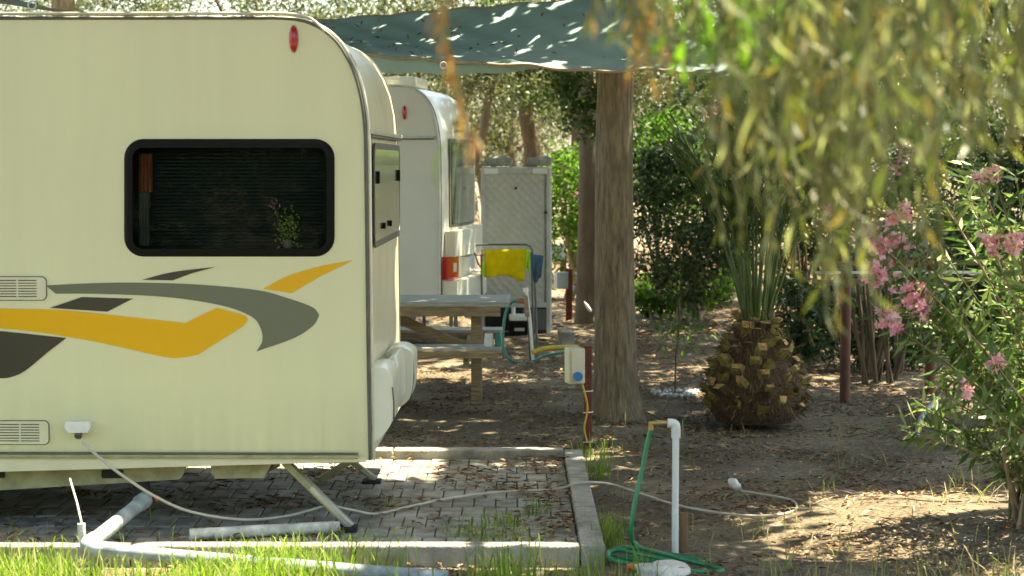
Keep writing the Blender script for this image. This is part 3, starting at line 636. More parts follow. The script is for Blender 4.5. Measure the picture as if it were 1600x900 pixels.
# ================================================================== PICNIC TABLE
YT = 14.5; pt = empty('picnic_table', (-.95, YT, 0), 'weathered wooden picnic table with attached benches beside the first caravan', 'picnic table')
xr = P(796, 470, YT).x; xl = xr-1.85
for k in range(5):
    MB().box(((xl+xr)/2+random.uniform(-.006, .006), YT-.36+k*.152+.03, .733), (1.85, .142, .036), bev=.005).build('top_plank', M['wood_top'], pt)
for yy in (YT-.37, YT+.36): MB().box(((xl+xr)/2, yy, .68), (1.72, .035, .07), bev=.004).build('top_rail', M['wood'], pt)
for sx, xx in ((1, xr-.24), (-1, xl+.24)):
    for yy in (-.20, .30):
        MB().box((xx, YT+yy, .35), (.075, .06, .72), bev=.005).build('leg', M['wood'], pt)
    MB().box((xx-.06*sx, YT, .385), (.04, 1.62, .09), bev=.005).build('cross_beam', M['wood'], pt)
    MB().box((xx-.06*sx, YT, .675), (.04, .76, .08), bev=.005).build('cross_beam', M['wood'], pt)
    MB().bar((xx-.10*sx, YT-.05, .40), (xx-.78*sx, YT-.05, .69), .035, .07).build('brace', M['wood'], pt)
for yy in (-.73, .73):
    for dy in (-.075, .075):
        MB().box(((xl+xr)/2 - .03, YT+yy+dy, .448), (1.8, .14, .036), bev=.005).build('bench_plank', M['wood_top'], pt)
    MB().box(((xl+xr)/2 - .03, YT+yy-.15*(1 if yy < 0 else .9), .42), (1.76, .025, .05)).build('bench_rail', M['wood'], pt)
q = P(764, 541, 13.75); t = MB().tube([q+Vector((0, 0, .0)), q+Vector((0, 0, .02)), q+Vector((0, 0, .09))], [.03, .036, .028], 12); tag(t.build('cup', M['white_pl'], base=q), 'small pale cup standing on the near bench of the picnic table', 'cup')
q = P(779, 541, 13.75); t = MB().tube([q, q+Vector((0, 0, .07)), q+Vector((0, 0, .085)), q+Vector((0, 0, .10))], [.026, .026, .012, .012], 12); tag(t.build('bottle', M['hose_t'], base=q), 'small green bottle standing on the near bench end', 'bottle')
# ================================================================== DRYING RACK, CLOTHS
YR = 18.6; rk = empty('clothes_rack', G(790, 530), 'thin dark folding clothes rack in front of the pale cabinet', 'clothes rack')
def wire(name, pts, r, m, par, Y=YR): MB().tube([P(x, y, Y+dy) for x, y, dy in pts], r, 7).build(name, m, par)
wire('top_tube', [(736, 384, 0), (760, 382, 0), (822, 382, 0), (829, 385, 0), (832, 392, 0)], .010, M['steel'], rk)
wire('hanging_rail', [(744, 399, -.02), (832, 394, -.02)], .006, M['steel'], rk)
wire('side_pole', [(832, 390, 0), (836, 440, 0), (839, 545, 0)], .012, M['steel'], rk)
wire('side_pole', [(830, 395, .4), (832, 440, .4), (833, 535, .4)], .012, M['steel'], rk)
wire('side_pole', [(752, 398, 0), (753, 455, 0), (752, 545, 0)], .010, M['steel'], rk)
wire('side_pole', [(738, 384, .1), (747, 412, .1), (753, 420, 0)], .008, M['steel'], rk)
wire('foot_bar', [(752, 545, -.0), (839, 545, 0)], .008, M['steel'], rk)
def cloth(name, px, m, label, Y, seed):
    cols, rows = 14, 8; (xa, ya), (xb, yb), (xc, yc), (xd, yd) = px; vs = []
    for j in range(rows+1):
        for i in range(cols+1):
            s, t = i/cols, j/rows; x = (xa*(1-s)+xb*s)*(1-t)+(xd*(1-s)+xc*s)*t; y = (ya*(1-s)+yb*s)*(1-t)+(yd*(1-s)+yc*s)*t + 3*math.sin(s*7+seed)*t
            p = P(x, y, Y); p.y += .012*math.sin(s*9+seed+t*2)*t + .006*math.sin(s*23)*t; vs.append(p)
    fs = [(j*(cols+1)+i, j*(cols+1)+i+1, (j+1)*(cols+1)+i+1, (j+1)*(cols+1)+i) for j in range(rows) for i in range(cols)]
    bs = P((xa+xb)/2, ya, Y); o = obj(name, vs, fs, m, smooth=True, base=bs); md = o.modifiers.new('s', 'SOLIDIFY'); md.thickness = .006
    return tag(o, label, 'towel') if label else o
tw = cloth('towel', [(757, 390), (824, 389), (819, 437), (756, 430)], M['yellow'], 'bright yellow towel hung over the clothes rack rail', YR-.05, 1)
hem = cloth('hem', [(822, 389), (829, 391), (828, 421), (820, 421)], M['lime'], None, YR-.055, 2); hem.parent = tw; hem.location = WO[hem]-WO[tw]
hem = cloth('hem', [(754, 410), (758, 410), (757, 429), (754, 427)], M['lime'], None, YR-.055, 2); hem.parent = tw; hem.location = WO[hem]-WO[tw]
cloth('towel', [(829, 397), (850, 399), (845, 436), (833, 441)], M['blue_cloth'], 'dark blue cloth hung on the corner of the clothes rack', YR-.06, 5)
# ================================================================== WATER STAND, HOSES, BOX
q = G(833, 568); YS = q.y
st = empty('water_tap_stand', q, 'leaning timber and white pipe tap stand between table and cabinet', 'tap stand')
MB().tube([P(833, 568, YS), P(828, 500, YS), P(822, 452, YS)], .014, 8).build('pipe', M['white_pl'], st)
MB().tube([P(822, 456, YS), P(821, 450, YS)], .024, 10).build('cap', M['white_pl'], st)
MB().bar(P(824, 495, YS), P(821, 462, YS), .05, .04).build('clamp_block', M['wood'], st)
MB().bar(P(831, 566, YS+.03), P(826, 488, YS+.03), .05, .035).build('stake', M['wood_br'], st)
MB().tube([P(808, 470, YS), P(822, 471, YS)], .024, 10).build('tap', mat('copper_tap', (.35, .14, .07), .5), st)
hp_ = cr([P(808, 470, YS), P(798, 474, YS), P(790, 490, YS+.02), P(786, 520, YS-.02), P(788, 548, YS-.05), P(800, 564, YS-.1), P(826, 567, YS-.05), P(850, 556, YS+.1), P(885, 549, YS+.3), P(905, 545, YS+.5)], 6)
tag(MB().tube(hp_, .013, 8).build('garden_hose', M['hose_t'], base=hp_[0]), 'thin teal hose looping down from the tap stand', 'hose')
hp_ = cr([P(832, 551, YS-.05), P(850, 545, YS), P(875, 543, YS+.05), P(903, 543, YS+.15)], 6)
tag(MB().tube(hp_, .022, 8).build('garden_hose', M['hose_y'], base=hp_[0]), 'short fat yellow hose leaving the tap stand to the right', 'hose')
q = G(810, 527); e = empty('tool_case', q, 'black case with a white lid on the ground by the cabinet', 'case')
MB().box((q.x, q.y, .09), (.19, .16, .15), bev=.012).build('case_body', M['black'], e); MB().box((q.x, q.y, .20), (.185, .155, .065), bev=.02).build('lid', M['white_pl'], e)
MB().box((q.x+.01, q.y-.082, .085), (.10, .006, .03)).build('badge', M['steel_l'], e)
MB().tube([Vector((q.x-.05, q.y, .23)), Vector((q.x-.05, q.y, .30))], .02, 8).build('knob', M['white_pl'], e)
# ================================================================== SOCKET POSTS
def socket_post(base, ht, pw_, boxc, bd, boxm, label, name='power_post'):
    e = empty(name, base, label, 'power post', 'red oxide posts carrying electric boxes'); b = Vector(base)
    MB().box((b.x, b.y, ht/2), (pw_, pw_, ht+.02), bev=.003).build('post', M['red_steel'], e)
    bx = MB().box(boxc, bd, bev=.010, rz=.25).build('socket_box', boxm, e)
    return e, bx
q = G(918, 702); s = FPX/q.y
bc = P(898, 571, q.y-.03)
e1, bx = socket_post(q, P(918, 543, q.y).z, .048, bc, (.105, .10, .215), M['box_cream'], 'red steel post with a cream box and blue socket by the kerb corner')
c = P(903, 588, q.y-.09); MB().tube([c, c-Vector((0, .03, 0))], .028, 14).build('socket', M['blue_pl'], bx)
MB().box(bc+Vector((0.014, -.056, 0)), (.07, .006, .19), rz=.25).build('cover', M['box_cream'], bx)
MB().tube(cr([P(909, 598, q.y-.05), P(914, 615, q.y-.05), P(918, 640, q.y-.04), P(913, 668, q.y-.04), P(917, 690, q.y-.04)], 5), .006, 6).build('cable', M['hose_y'], e1)
for py in (611, 644, 690): MB().tube([Vector((q.x-.03, q.y-.03, P(918, py, q.y).z)), Vector((q.x+.03, q.y-.03, P(918, py-1, q.y).z)), Vector((q.x+.03, q.y+.03, P(918, py, q.y).z))], .004, 5).build('tie', M['white_pl'], e1)
q = G(889, 503); socket_post(q, P(889, 421, q.y).z, .07, P(877, 438, q.y-.03), (.13, .12, .18), M['box_grey'], 'red steel post with a pale grey box right of the cabinet')
MB_ = None
q = G(880, 438); socket_post(q, P(880, 382, q.y).z, .09, P(871, 394, q.y-.05), (.20, .16, .22), M['box_grey'], 'farthest small red post with a grey box between cabinet and trunk')
# concrete block, bottles
q = G(885, 540); tag(MB().box((q.x, q.y+.1, .06), (.13, .30, .15), rz=.1, bev=.01).build('concrete_block', M['kerb'], base=q), 'small upright concrete kerb block right of the pale cabinet', 'block')
q = G(904, 458); tag(MB().tube([q, q+Vector((0, 0, .22)), q+Vector((0, 0, .28)), q+Vector((0, 0, .32))], [.09, .09, .03, .03], 12).build('water_bottle', M['blue_pl'], base=q), 'blue plastic water bottle standing at the foot of the far trunk', 'bottle')
q = P(917, 478, 20.3); tag(MB().tube([q+Vector((-.03, 0, .045)), q, q+Vector((.03, 0, -.04)), q+Vector((.045, 0, -.055))], [.007, .018, .018, .012], 10).build('water_bottle', M['white_pl'], base=q), 'small clear white bottle lodged against the dark trunk', 'bottle')
# ================================================================== GREEN HOSE TAP
q = G(1055, 866); YP = q.y
tp = empty('garden_tap', q, 'white plastic standpipe with an elbow and brass tap beside the paving', 'tap')
MB().tube([P(1055, 866, YP)-Vector((0, 0, .05)), P(1055, 800, YP), P(1056, 668, YP)], .0155, 12).build('pipe', M['white_pl'], tp)
MB().tube(cr([P(1056, 684, YP), P(1056, 668, YP), P(1053, 662, YP), P(1043, 661, YP)], 4), .021, 12).build('elbow', M['white_pl'], tp)
MB().tube([P(1043, 661, YP), P(1028, 661, YP), P(1014, 662, YP)], [.011, .013, .010], 10).build('valve', M['brass'], tp)
MB().tube([P(1026, 661, YP), P(1026, 656, YP)], .009, 8).build('handle', M['hose_t'], tp); MB().tube([P(1017, 661, YP), P(1017, 672, YP)], .012, 8).build('spout', M['brass'], tp)
tag(MB().tube([P(1067, 868, YP+.05)-Vector((0, 0, .04)), P(1068, 830, YP+.05), P(1068, 801, YP+.05)], .019, 8).build('stake', M['wood_br'], base=G(1067, 868)), 'short dark wooden stake tied beside the white standpipe', 'stake')
c = [P(1017, 671, YP), P(1012, 690, YP), P(1002, 740, YP-.02), P(991, 790, YP-.05), P(986, 830, YP-.06)]
def gp(px, py, z=.02): return G(px, py, z)
c += [gp(992, 850, .05), gp(1020, 862), gp(1060, 868), gp(1105, 876), gp(1132, 886), gp(1120, 892), gp(1070, 886), gp(1010, 876), gp(960, 870), gp(952, 862), gp(975, 856, .03), gp(1010, 859, .04), gp(1060, 872, .05), gp(1110, 884, .04), gp(1128, 893, .03), gp(1085, 893, .03), gp(1020, 885, .03), gp(965, 877, .03), gp(950, 867, .04), gp(965, 859, .05), gp(1000, 866, .05), gp(1050, 877, .04), gp(1040, 884, .04), gp(1010, 884, .03), gp(993, 886, .03)]
hc = cr(c, 6); gh = MB().tube(hc, .0105, 8).build('garden_hose', M['hose'], base=hc[0]); tag(gh, 'bright green hose hanging from the white standpipe and coiled on the ground', 'hose')
MB().tube([hc[-1], hc[-1]+Vector((-.015, -.004, 0)), hc[-1]+Vector((-.035, -.006, 0))], [.014, .018, .013], 10).build('connector', M['orange'], gh)
# rocks
def rock(px, py, r_, label, seed, sq=.5, m='stone', z=0):
    q = G(px, py); bm = bmesh.new(); bmesh.ops.create_icosphere(bm, subdivisions=3, radius=1)
    vs = [Vector((v.co.x*r_[0], v.co.y*r_[1], v.co.z*r_[2]))*(1+.35*noise.noise(v.co*1.7+Vector((seed, 0, 0)))) + Vector((q.x, q.y, r_[2]*.35)) for v in bm.verts]
    o = MB().add(vs, [[v.index for v in f.verts] for f in bm.faces], True).build('rock', M[m], base=q); bm.free(); return tag(o, label, 'rock')
rock(1035, 903, (.135, .12, .05), 'pale sunlit rock at the bottom edge below the green hose', 3)
# ================================================================== PIPES AND CABLE ON THE LEFT
a = P(226, 781, 9.05); bq = P(150, 842, 8.36)
pp = MB().tube([a, a.lerp(bq, .1), a.lerp(bq, .11), bq], [.039, .039, .032, .032], 14); 
dr = empty('drain_pipe', (bq.x, bq.y, 0), 'blue grey plastic drain pipe sloping from under the caravan into the grass', 'pipe')
pp.build('pipe', M['grey_pvc'], dr)
MB().tube(cr([bq, P(138, 851, 8.28), P(150, 858, 8.26), P(185, 861, 8.25)], 5), .036, 14).build('elbow', M['grey_pvc'], dr)
MB().tube(cr([P(175, 861, 8.25), P(300, 872, 8.2), P(450, 884, 8.12), P(560, 893, 8.06), P(700, 903, 8.0)], 4), .031, 14).build('pipe', M['grey_pvc'], dr)
MB().tube([P(128, 846, 8.4), P(127, 818, 8.4)], .017, 10).build('riser', M['old_pvc'], dr)
MB().tube([P(128, 820, 8.4), P(120, 785, 8.5), P(109, 748, 8.6)], .005, 6).build('vent_tube', M['cable'], dr)
o = MB().tube([a+Vector((.0, .03, .0)), a+Vector((-.04, .12, .06)), a+Vector((-.04, .14, .16))], .04, 12).build('coupling', M['black_r'], dr)
MB().tube([P(243, 776, 9.05), P(247, 782, 9.05)], .014, 8).build('clip', M['orange'], dr)
b0, b1 = G(296, 836, .08), G(530, 824, .08); b0.z = b1.z = .082
tag(MB().tube([b0, b0.lerp(b1, .5)+Vector((0, .01, 0)), b1], .027, 14).build('loose_pipe', M['old_pvc'], base=b0), 'off white plastic pipe lying on the paving by the steady leg', 'pipe')
cp = [P(128, 690, 8.93), P(150, 710, 8.88), P(190, 742, 8.8), P(245, 777, 8.8), P(300, 800, 8.85), P(380, 812, 8.95), P(450, 806, 9.05), P(510, 791, 9.1), P(545, 796, 9.15)] + \
     [G(x, y, .065) for x, y in ((585, 803), (625, 795), (700, 779), (780, 769), (865, 765))] + [G(903, 755, .095), G(935, 754, .09)] + [G(x, y, .04) for x, y in ((960, 758), (1000, 771), (1050, 787), (1100, 798), (1170, 806), (1225, 803), (1245, 793), (1235, 781), (1195, 773), (1158, 767))]
cc_ = cr(cp, 7); cb_ = MB().tube(cc_, .0068, 7).build('power_cable', M['cable'], base=cc_[0]); tag(cb_, 'pale electric cable running from the caravan socket across the paving', 'cable')
q = G(1152, 761, .05); MB().tube([q+Vector((.02, 0, 0)), q, q+Vector((-.02, .03, .02)), q+Vector((-.035, .05, .03))], [.012, .022, .026, .012], 9).build('plug', M['white_pl'], cb_)
# grey bent conduit on the right
gcp = cr([P(1475, 600, 13.0), G(1464, 615, .1), G(1455, 632, .06), G(1440, 652, .05), G(1432, 682, .03)], 5)
tag(MB().tube(gcp, .018, 8).build('bent_conduit', M['grey_pipe'], base=gcp[-1]), 'bent grey conduit sticking out of the soil by the red brown post', 'conduit')
# ================================================================== SHADE SAIL
def sail():
    nl, fr = P(555, 84, 12.8), P(1168, 116, 11.4); fl, frr = P(430, 38, 14.6), P(985, -8, 13.15)
    e = empty('shade_sail', (0, 12.0, 0), 'teal shade sail stretched above the caravans and the big trunk', 'shade sail')
    N, K = 60, 26; vs = []
    for j in range(K+1):
        t = j/K
        for i in range(N+1):
            s = i/N; p = nl.lerp(fr, s).lerp(fl.lerp(frr, s), t)
            p.z -= .035*math.sin(math.pi*s)*(1-t)*.4 + .05*math.sin(math.pi*s)*math.sin(math.pi*t)
            p.z += .016*math.sin(18*(s-t*.35)+2*t)*(1-t)*s + .006*math.sin(43*s+9*t)
            p.y += .10*math.sin(math.pi*s)*(1-t)
            vs.append(p)
    fs = [(j*(N+1)+i, j*(N+1)+i+1, (j+1)*(N+1)+i+1, (j+1)*(N+1)+i) for j in range(K) for i in range(N)]
    obj('sail_cloth', vs, fs, M['sail'], e, smooth=True)
    MB().tube([v-Vector((0, .005, .004)) for v in vs[:N+1]], .009, 6).build('hem', M['rope'], e)
    MB().tube([vs[K*(N+1)+i] for i in range(N+1)], .008, 6).build('hem', M['rope'], e)
    # hanging flap under the left half of the near edge
    fv = []
    for i in range(31):
        p = vs[i]; dr_ = .10*(1-i/30)**.6
        fv += [p+Vector((0, .03, -.005)), p+Vector((0, .10, -.012-dr_))]
    obj('flap', fv, [(2*i, 2*i+1, 2*i+3, 2*i+2) for i in range(30)], M['sail'], e, smooth=True)
    c = P(693, 102, 12.35); pts = [c+Vector((.02*math.cos(a), 0, .02*math.sin(a))) for a in np.linspace(0, 2*math.pi, 13)]
    MB().tube(pts, .004, 6, caps=False).build('grommet', M['white_pl'], e)
    MB().tube([fr, fr+Vector((.35, .3, .02)), fr+Vector((2.6, 1.5, .3))], .008, 6).build('guy_rope', M['rope_p'], e)
    # fallen leaves lying on it: part of the litter
    pts = []
    for _ in range(60):
        v = vs[random.randrange(4, K-3)*(N+1)+random.randrange(3, N-3)]; pts.append(v+Vector((random.uniform(-.05, .05), random.uniform(-.03, .03), .012)))
    return pts
sail_pts = sail()
o = leaf_obj('fallen_leaves', np.array([tuple(p) for p in sail_pts]), .05, .018, M['litter'], None, flat=.7)
tag(o, 'dead leaves scattered on the teal shade sail', 'leaves', kind='stuff')
# second sail corner top-left
e = empty('shade_sail', (-2.3, 9.6, 0), 'edge of a green sail with a rope above the caravan roof at far left', 'shade sail')
a, bq, cq = P(-60, -5, 9.9), P(140, 22, 9.9), P(-60, -40, 10.6)
obj('sail_cloth', [P(-260, -40, 9.9), P(-60, -6, 9.9), P(60, 13, 9.9), P(118, 21, 10.0), P(40, 3, 10.4), P(-260, -110, 10.9)], [(0, 1, 5), (1, 2, 4, 5), (2, 3, 4)], M['sail'], e)
MB().tube([P(-260, -40, 9.88), P(-60, -7, 9.88), P(60, 12, 9.88), P(125, 21, 9.95), P(220, 26, 10.3)], .008, 6).build('hem', M['rope'], e)
c = P(50, 8, 9.85); MB().tube([c+Vector((.02*math.cos(a), 0, .02*math.sin(a))) for a in np.linspace(0, 2*math.pi, 13)], .004, 6, caps=False).build('grommet', M['white_pl'], e)
# ================================================================== TREES
# shade mask on the ground: leaf keep probability; crown gaps placed for sun patches
def keep_prob(gx, gy):
    def box(x0, x1, y0, y1, s=.12):
        fx = np.clip(np.minimum(gx-x0, x1-gx)/s+.5, 0, 1); fy = np.clip(np.minimum(gy-y0, y1-gy)/s+.5, 0, 1); return fx*fy
    def ell(cx, cy_, rx, ry): return np.clip(2.2*(1-np.sqrt(((gx-cx)/rx)**2+((gy-cy_)/ry)**2)), 0, 1)
    lit = np.zeros_like(gx)
    for z in (box(-2.1, -.36, 10.45, 12.05, .06), box(-3.2, -.6, 6.6, 8.74), box(-.9, .30, 8.42, 8.76), box(-.9, .30, 7.6, 8.5)*.6, ell(2.35, 9.3, 1.75, 1.45), ell(1.6, 9.0, .4, .35)*.6,
              ell(2.6, 8.6, .9, 1.0), ell(-.62, 12.5, .25, .5)*.8, ell(-.95, 16.2, .5, .5)*.8, ell(-.35, 16.0, .25, .35)*.9, ell(.1, 15.8, .3, .15),
              box(-.1, 2.0, 1.2, 4.4, .4)*np.clip(.0+1.6*np.sin(gx*9+3*np.sin(gy*7))*np.sin(gy*8), 0, .8), ell(1.2, 21.7, .9, .7), ell(.3, 24.8, .9, .7), box(-.6, .75, 10.95, 11.75)*np.clip(.8+1.3*np.sin(gx*4+gy*15), 0, 1)*np.clip((gx+.75)*2, 0, 1), box(-1.9, .8, 11.6, 13.6)*np.clip(-.45+1.6*np.sin(gx*3+gy*12+2*np.sin(gx*3)), 0, .9), ell(1.15, 12.0, 2.0, .3)*.25, ell(.7, 11.1, .9, .45)*.65, ell(.3, 11.7, .5, .2)*.5):
        lit = np.maximum(lit, z)
    nz_ = np.array([noise.noise((x*.9, y*.55, 2.0)) + .5*noise.noise((x*2.6, y*1.8, 7.0)) for x, y in zip(gx, gy)])
    dap = np.clip((nz_-.36)*5, 0, 1)*np.clip((gy-12.3)/2.5, 0.0, 1)
    far = np.clip((gy-16)/6, 0, 1)*np.clip((nz_-.02)*4, 0, 1)
    return 1-np.maximum(lit, np.maximum(dap, far))
SX, SY = sd.x/sd.z, sd.y/sd.z
def canopy(parent, cx, cy_, rx, ry, z0, z1, n, size, seed, pmin=0.0):
    g = np.random.default_rng(seed); a = g.random(n)*2*math.pi; r = np.sqrt(g.random(n))
    z = z0 + (z1-z0)*g.random(n)
    x = cx + np.cos(a)*r*rx; y = cy_ + np.sin(a)*r*ry
    gx, gy = x-SX*z, y-SY*z
    k = g.random(n) < keep_prob(gx, gy); c = np.stack([x, y, z], 1)[k]
    L = size*(.6+.8*g.random(len(c)))
    return leaf_obj('crown', c, L, L*.5, M['canopy'], parent, flat=.5)
def tall_tree(name, label, base, r0, h, bark, crown, seed, flare=1.0, group=None, path=None, limbs=7):
    random.seed(seed); b = Vector(base); e = empty(name, base, label, 'tree', group)
    N = 30; S = 28; vs = []
    for j in range(N+1):
        t = j/N; z = h*t**1.15
        rr = r0*(1-.35*t) * (1 + flare*.35*math.exp(-z/.12) + .04*math.exp(-z/.6))
        off = Vector((path[0]*t + .03*math.sin(z*1.3+seed), path[1]*t, 0)) if path else Vector((.02*math.sin(z*1.1+seed), .02*math.cos(z*.9), 0))
        for k in range(S):
            a = 2*math.pi*k/S; q = rr*(1 + .06*noise.noise((math.cos(a)*2.0, math.sin(a)*2.0, z*.6+seed)) + .035*noise.noise((math.cos(a)*6, math.sin(a)*6, z*1.5)) + (.18*max(0, math.cos(a*5+seed))*math.exp(-z/.10)*flare))
            vs.append(b + off + Vector((q*math.cos(a), q*math.sin(a), z-.03)))
    fs = [(j*S+k, j*S+(k+1) % S, (j+1)*S+(k+1) % S, (j+1)*S+k) for j in range(N) for k in range(S)]
    obj('trunk', vs, fs, bark, e, smooth=True)
    topc = b + (Vector((path[0], path[1], 0)) if path else Vector((0, 0, 0))) + Vector((0, 0, h-.1)); lm = MB()
    for k in range(limbs):
        a = 2*math.pi*k/limbs+seed; L = random.uniform(.5, 1.1)
        q = cr([topc-Vector((0, 0, random.uniform(0, .3))), topc+Vector((math.cos(a)*L*.5, math.sin(a)*L*.5, .5)), topc+Vector((math.cos(a)*L, math.sin(a)*L, 1.2+random.random()))], 4)
        lm.tube(q, [r0*.45*(1-.75*i/len(q)) for i in range(len(q))], 7)
    lm.build('limb', bark, e)
    if crown: canopy(e, *crown, seed)
    return e
qm = G(963, 655)
tall_tree('tall_tree', 'big straight grey brown trunk standing right of the paving', (qm.x, qm.y, 0), .150, 4.6, M['bark_grey'], (1.2, 13.2, 4.2, 3.6, 4.4, 7.5, 36000, .17), 3, 1.0)
q2 = G(921, 505)
tall_tree('tall_tree', 'pale flaking trunk just behind the big straight trunk', (q2.x, q2.y, 0), .115, 4.8, M['bark_pale'], (1.5, 21.5, 4.0, 4.0, 4.9, 8.0, 14000, .20), 5, .6, path=(-.1, 0))
pale = [o for o in bpy.data.objects if o.name == 'tall_tree.001'][0]
leaf_obj('crown', clumps((.74, 20.5, 2.55), (.42, .25, .50), 26, 60, .13, 17)[0], .08, .035, M['canopy'], pale)
leaf_obj('crown', clumps((.2, 20.9, 2.85), (.9, .25, .20), 22, 50, .13, 18)[0], .08, .035, M['olive'], pale)
# trees whose trunks stand outside the frame: their crowns shade the pitch
tall_tree('tall_tree', 'tall tree outside the frame whose crown shades the caravan', (-4.3, 12.6, 0), .16, 4.6, M['bark_grey'], (-3.0, 12.0, 4.2, 3.8, 4.4, 7.5, 34000, .17), 8)
tall_tree('tall_tree', 'tall tree outside the frame whose crown shades the right of the pitch', (4.2, 10.4, 0), .16, 4.6, M['bark_grey'], (3.4, 9.6, 3.6, 4.4, 4.4, 7.5, 33000, .17), 9)
tall_tree('tall_tree', 'tall tree outside the frame shading the grass in front', (-3.4, 5.2, 0), .16, 4.4, M['bark_grey'], (-1.0, 7.2, 4.6, 3.6, 4.4, 7.0, 33000, .17), 10)
tall_tree('tall_tree', 'tall tree far behind the first caravan', (-4.6, 20.5, 0), .16, 4.6, M['bark_grey'], (-3.5, 19.5, 4.4, 4.4, 4.6, 8, 14000, .20), 12)
tall_tree('tall_tree', 'tall tree outside the frame behind the right hand fence', (6.0, 17.5, 0), .16, 4.6, M['bark_grey'], (5.0, 17.0, 4.0, 4.4, 4.6, 8, 15000, .20), 13)
# leaning thin trunk and dark trunks in the middle distance
def bent(name, label, pts, rad, m, crown=None, group=None):
    e = empty(name, (pts[0].x, pts[0].y, 0), label, 'tree', group); q = cr(pts, 6); k = len(q)
    MB().tube(q, [rad[0]+(rad[1]-rad[0])*i/(k-1) for i in range(k)], 10).build('trunk', m, e)
    if crown is not None:
        P_, cc = clumps(*crown[:5], seed=crown[5]); lm = MB()
        for c in cc[:7]: lm.tube(cr([q[-1], q[-1].lerp(Vector(c), .5)+Vector((0, 0, .1)), Vector(c)], 3), [rad[1]*.8, rad[1]*.7, rad[1]*.6, rad[1]*.5, rad[1]*.4, rad[1]*.3, rad[1]*.2], 6)
        lm.build('limb', m, e); leaf_obj('crown', P_, crown[6], crown[6]*.42, crown[7], e)
    return e
YL = 27.0
bent('leaning_tree', 'slim pale trunk leaning to the right beside the pale cabinet', [G(752, 470)*1.0+Vector((0, 0, 0)), P(738, 320, 26.5), P(732, 290, 26.5), P(745, 240, 26.5), P(756, 200, 26.5), P(764, 150, 26.5), P(790, 60, 26.5)], (.085, .05), M['bark_pale'],
     ((-.25, 26.5, 3.05), (.8, 1.0, .45), 60, 60, .24, 31, .075, M['olive']))
bent('dark_tree', 'dark forked trunk above the right corner of the cabinet', [P(826, 430, 31.5)*1.0, P(828, 300, 31.5), P(832, 235, 31.5), P(822, 170, 31.5), P(835, 60, 31.5)], (.17, .10), M['bark_dark'],
     ((.75, 30.5, 3.15), (.95, 1.2, .75), 90, 60, .26, 32, .08, M['canopy']))
bent('dark_tree', 'dark trunk between the cabinet and the big trunk', [G(903, 440), P(900, 350, 28.5), P(905, 240, 28.5), P(900, 120, 28.5), P(905, 0, 28.5)], (.13, .10), M['bark_dark'],
     ((1.1, 28.8, 3.7), (1.6, 1.4, .7), 50, 60, .38, 33, .11, M['canopy']))
# background trees
random.seed(41)
bt = [(-6.5, 36, 'tan'), (-4.2, 31, 'olive'), (-2.6, 38, 'olive'), (-1.3, 33, 'tan'), (.2, 41, 'tan'), (1.9, 36, 'olive'), (3.2, 30, 'olive'), (5.0, 35, 'dgreen'), (7.2, 32, 'olive'), (4.6, 27, 'dgreen'), (9.5, 38, 'tan'), (-9.5, 40, 'olive'), (-.6, 50, 'tan'), (3.5, 48, 'olive'), (-5, 50, 'tan'), (8, 50, 'olive')]
kinds = {'tan': 'dry tan leaved', 'olive': 'olive grey', 'dgreen': 'dark green'}
spots = ['behind the caravan roof at far left', 'above the first caravan', 'above the rounded caravan corner', 'behind the second caravan', 'behind the pale cabinet', 'behind the two trunks', 'right of the big trunk', 'behind the palm', 'behind the wooden fence', 'just behind the pink flowering bush', 'at the far right edge', 'at the far left edge', 'in the bright gap beyond the cabinet', 'in the gap beyond the big trunk', 'deep behind the first caravan', 'deep behind the right hand bushes']
for i, (x, y, kd) in enumerate(bt):
    r_ = 2.2 + .5*random.random() + (y-30)*.02
    low = 2.5 if kd == 'tan' and i in (3, 4, 12) else 2.9
    zc = low + (0 if kd != 'dgreen' else -.4)
    tree('background_tree', f'{kinds[kd]} tree standing {spots[i]}', 'tree', (x, y, 0), 1.9, .12, (random.uniform(-.4, .4), 0), (x, y, zc+.8), (r_, 1.6, 1.9), 130, 105, .40, .085, .036, M['bark_dark'], M[kd], 'trees closing the view behind the pitch', seed=50+i)
for i, (x, y, kd, lab) in enumerate([(-6, -5, 'dgreen', 'behind the viewpoint at the left'), (-1.5, -7, 'canopy', 'directly behind the viewpoint'), (3.5, -6, 'dgreen', 'behind the viewpoint at the right'), (-10, -1, 'canopy', 'beside the viewpoint far left'), (8, -2, 'canopy', 'beside the viewpoint far right')]):
    tree('background_tree', f'dark leafy tree standing {lab}', 'tree', (x, y, 0), 1.6, .14, (0, 0), (x, y, 2.6), (2.8, 1.6, 2.4), 110, 50, .55, .22, .10, M['bark_dark'], M[kd], 'trees closing the pitch behind the viewpoint', seed=90+i)
tree('added_dark_tree', 'added dark leafy tree behind the hanging leaves at upper right', 'tree', (4.4, 8.2, 0), 2.0, .13, (-.3, 0), (2.55, 7.6, 2.95), (1.65, .9, .95), 150, 75, .22, .085, .020, M['bark_grey'], M['dgreen'], seed=88)  # added tree, its dark leaf colour stands in for shadow gaps between strands
# far woodland mass
g = np.random.default_rng(5); pts = []
for k in range(260):
    x = g.uniform(-26, 26); y = g.uniform(56, 66); z = g.uniform(.2, 6.5); s_ = g.uniform(.5, 1.1)
    if abs(x+.6) < 1.0 and 2.4 < z < 4.2: continue
    pts.append(np.array([x, y, z]) + g.normal(size=(150, 3))*s_*.7)
pts = np.concatenate(pts)
o = leaf_obj('woods', pts, .16, .075, M['tan']); tag(o, 'far sunlit dry woodland closing the view', 'woods', kind='stuff')
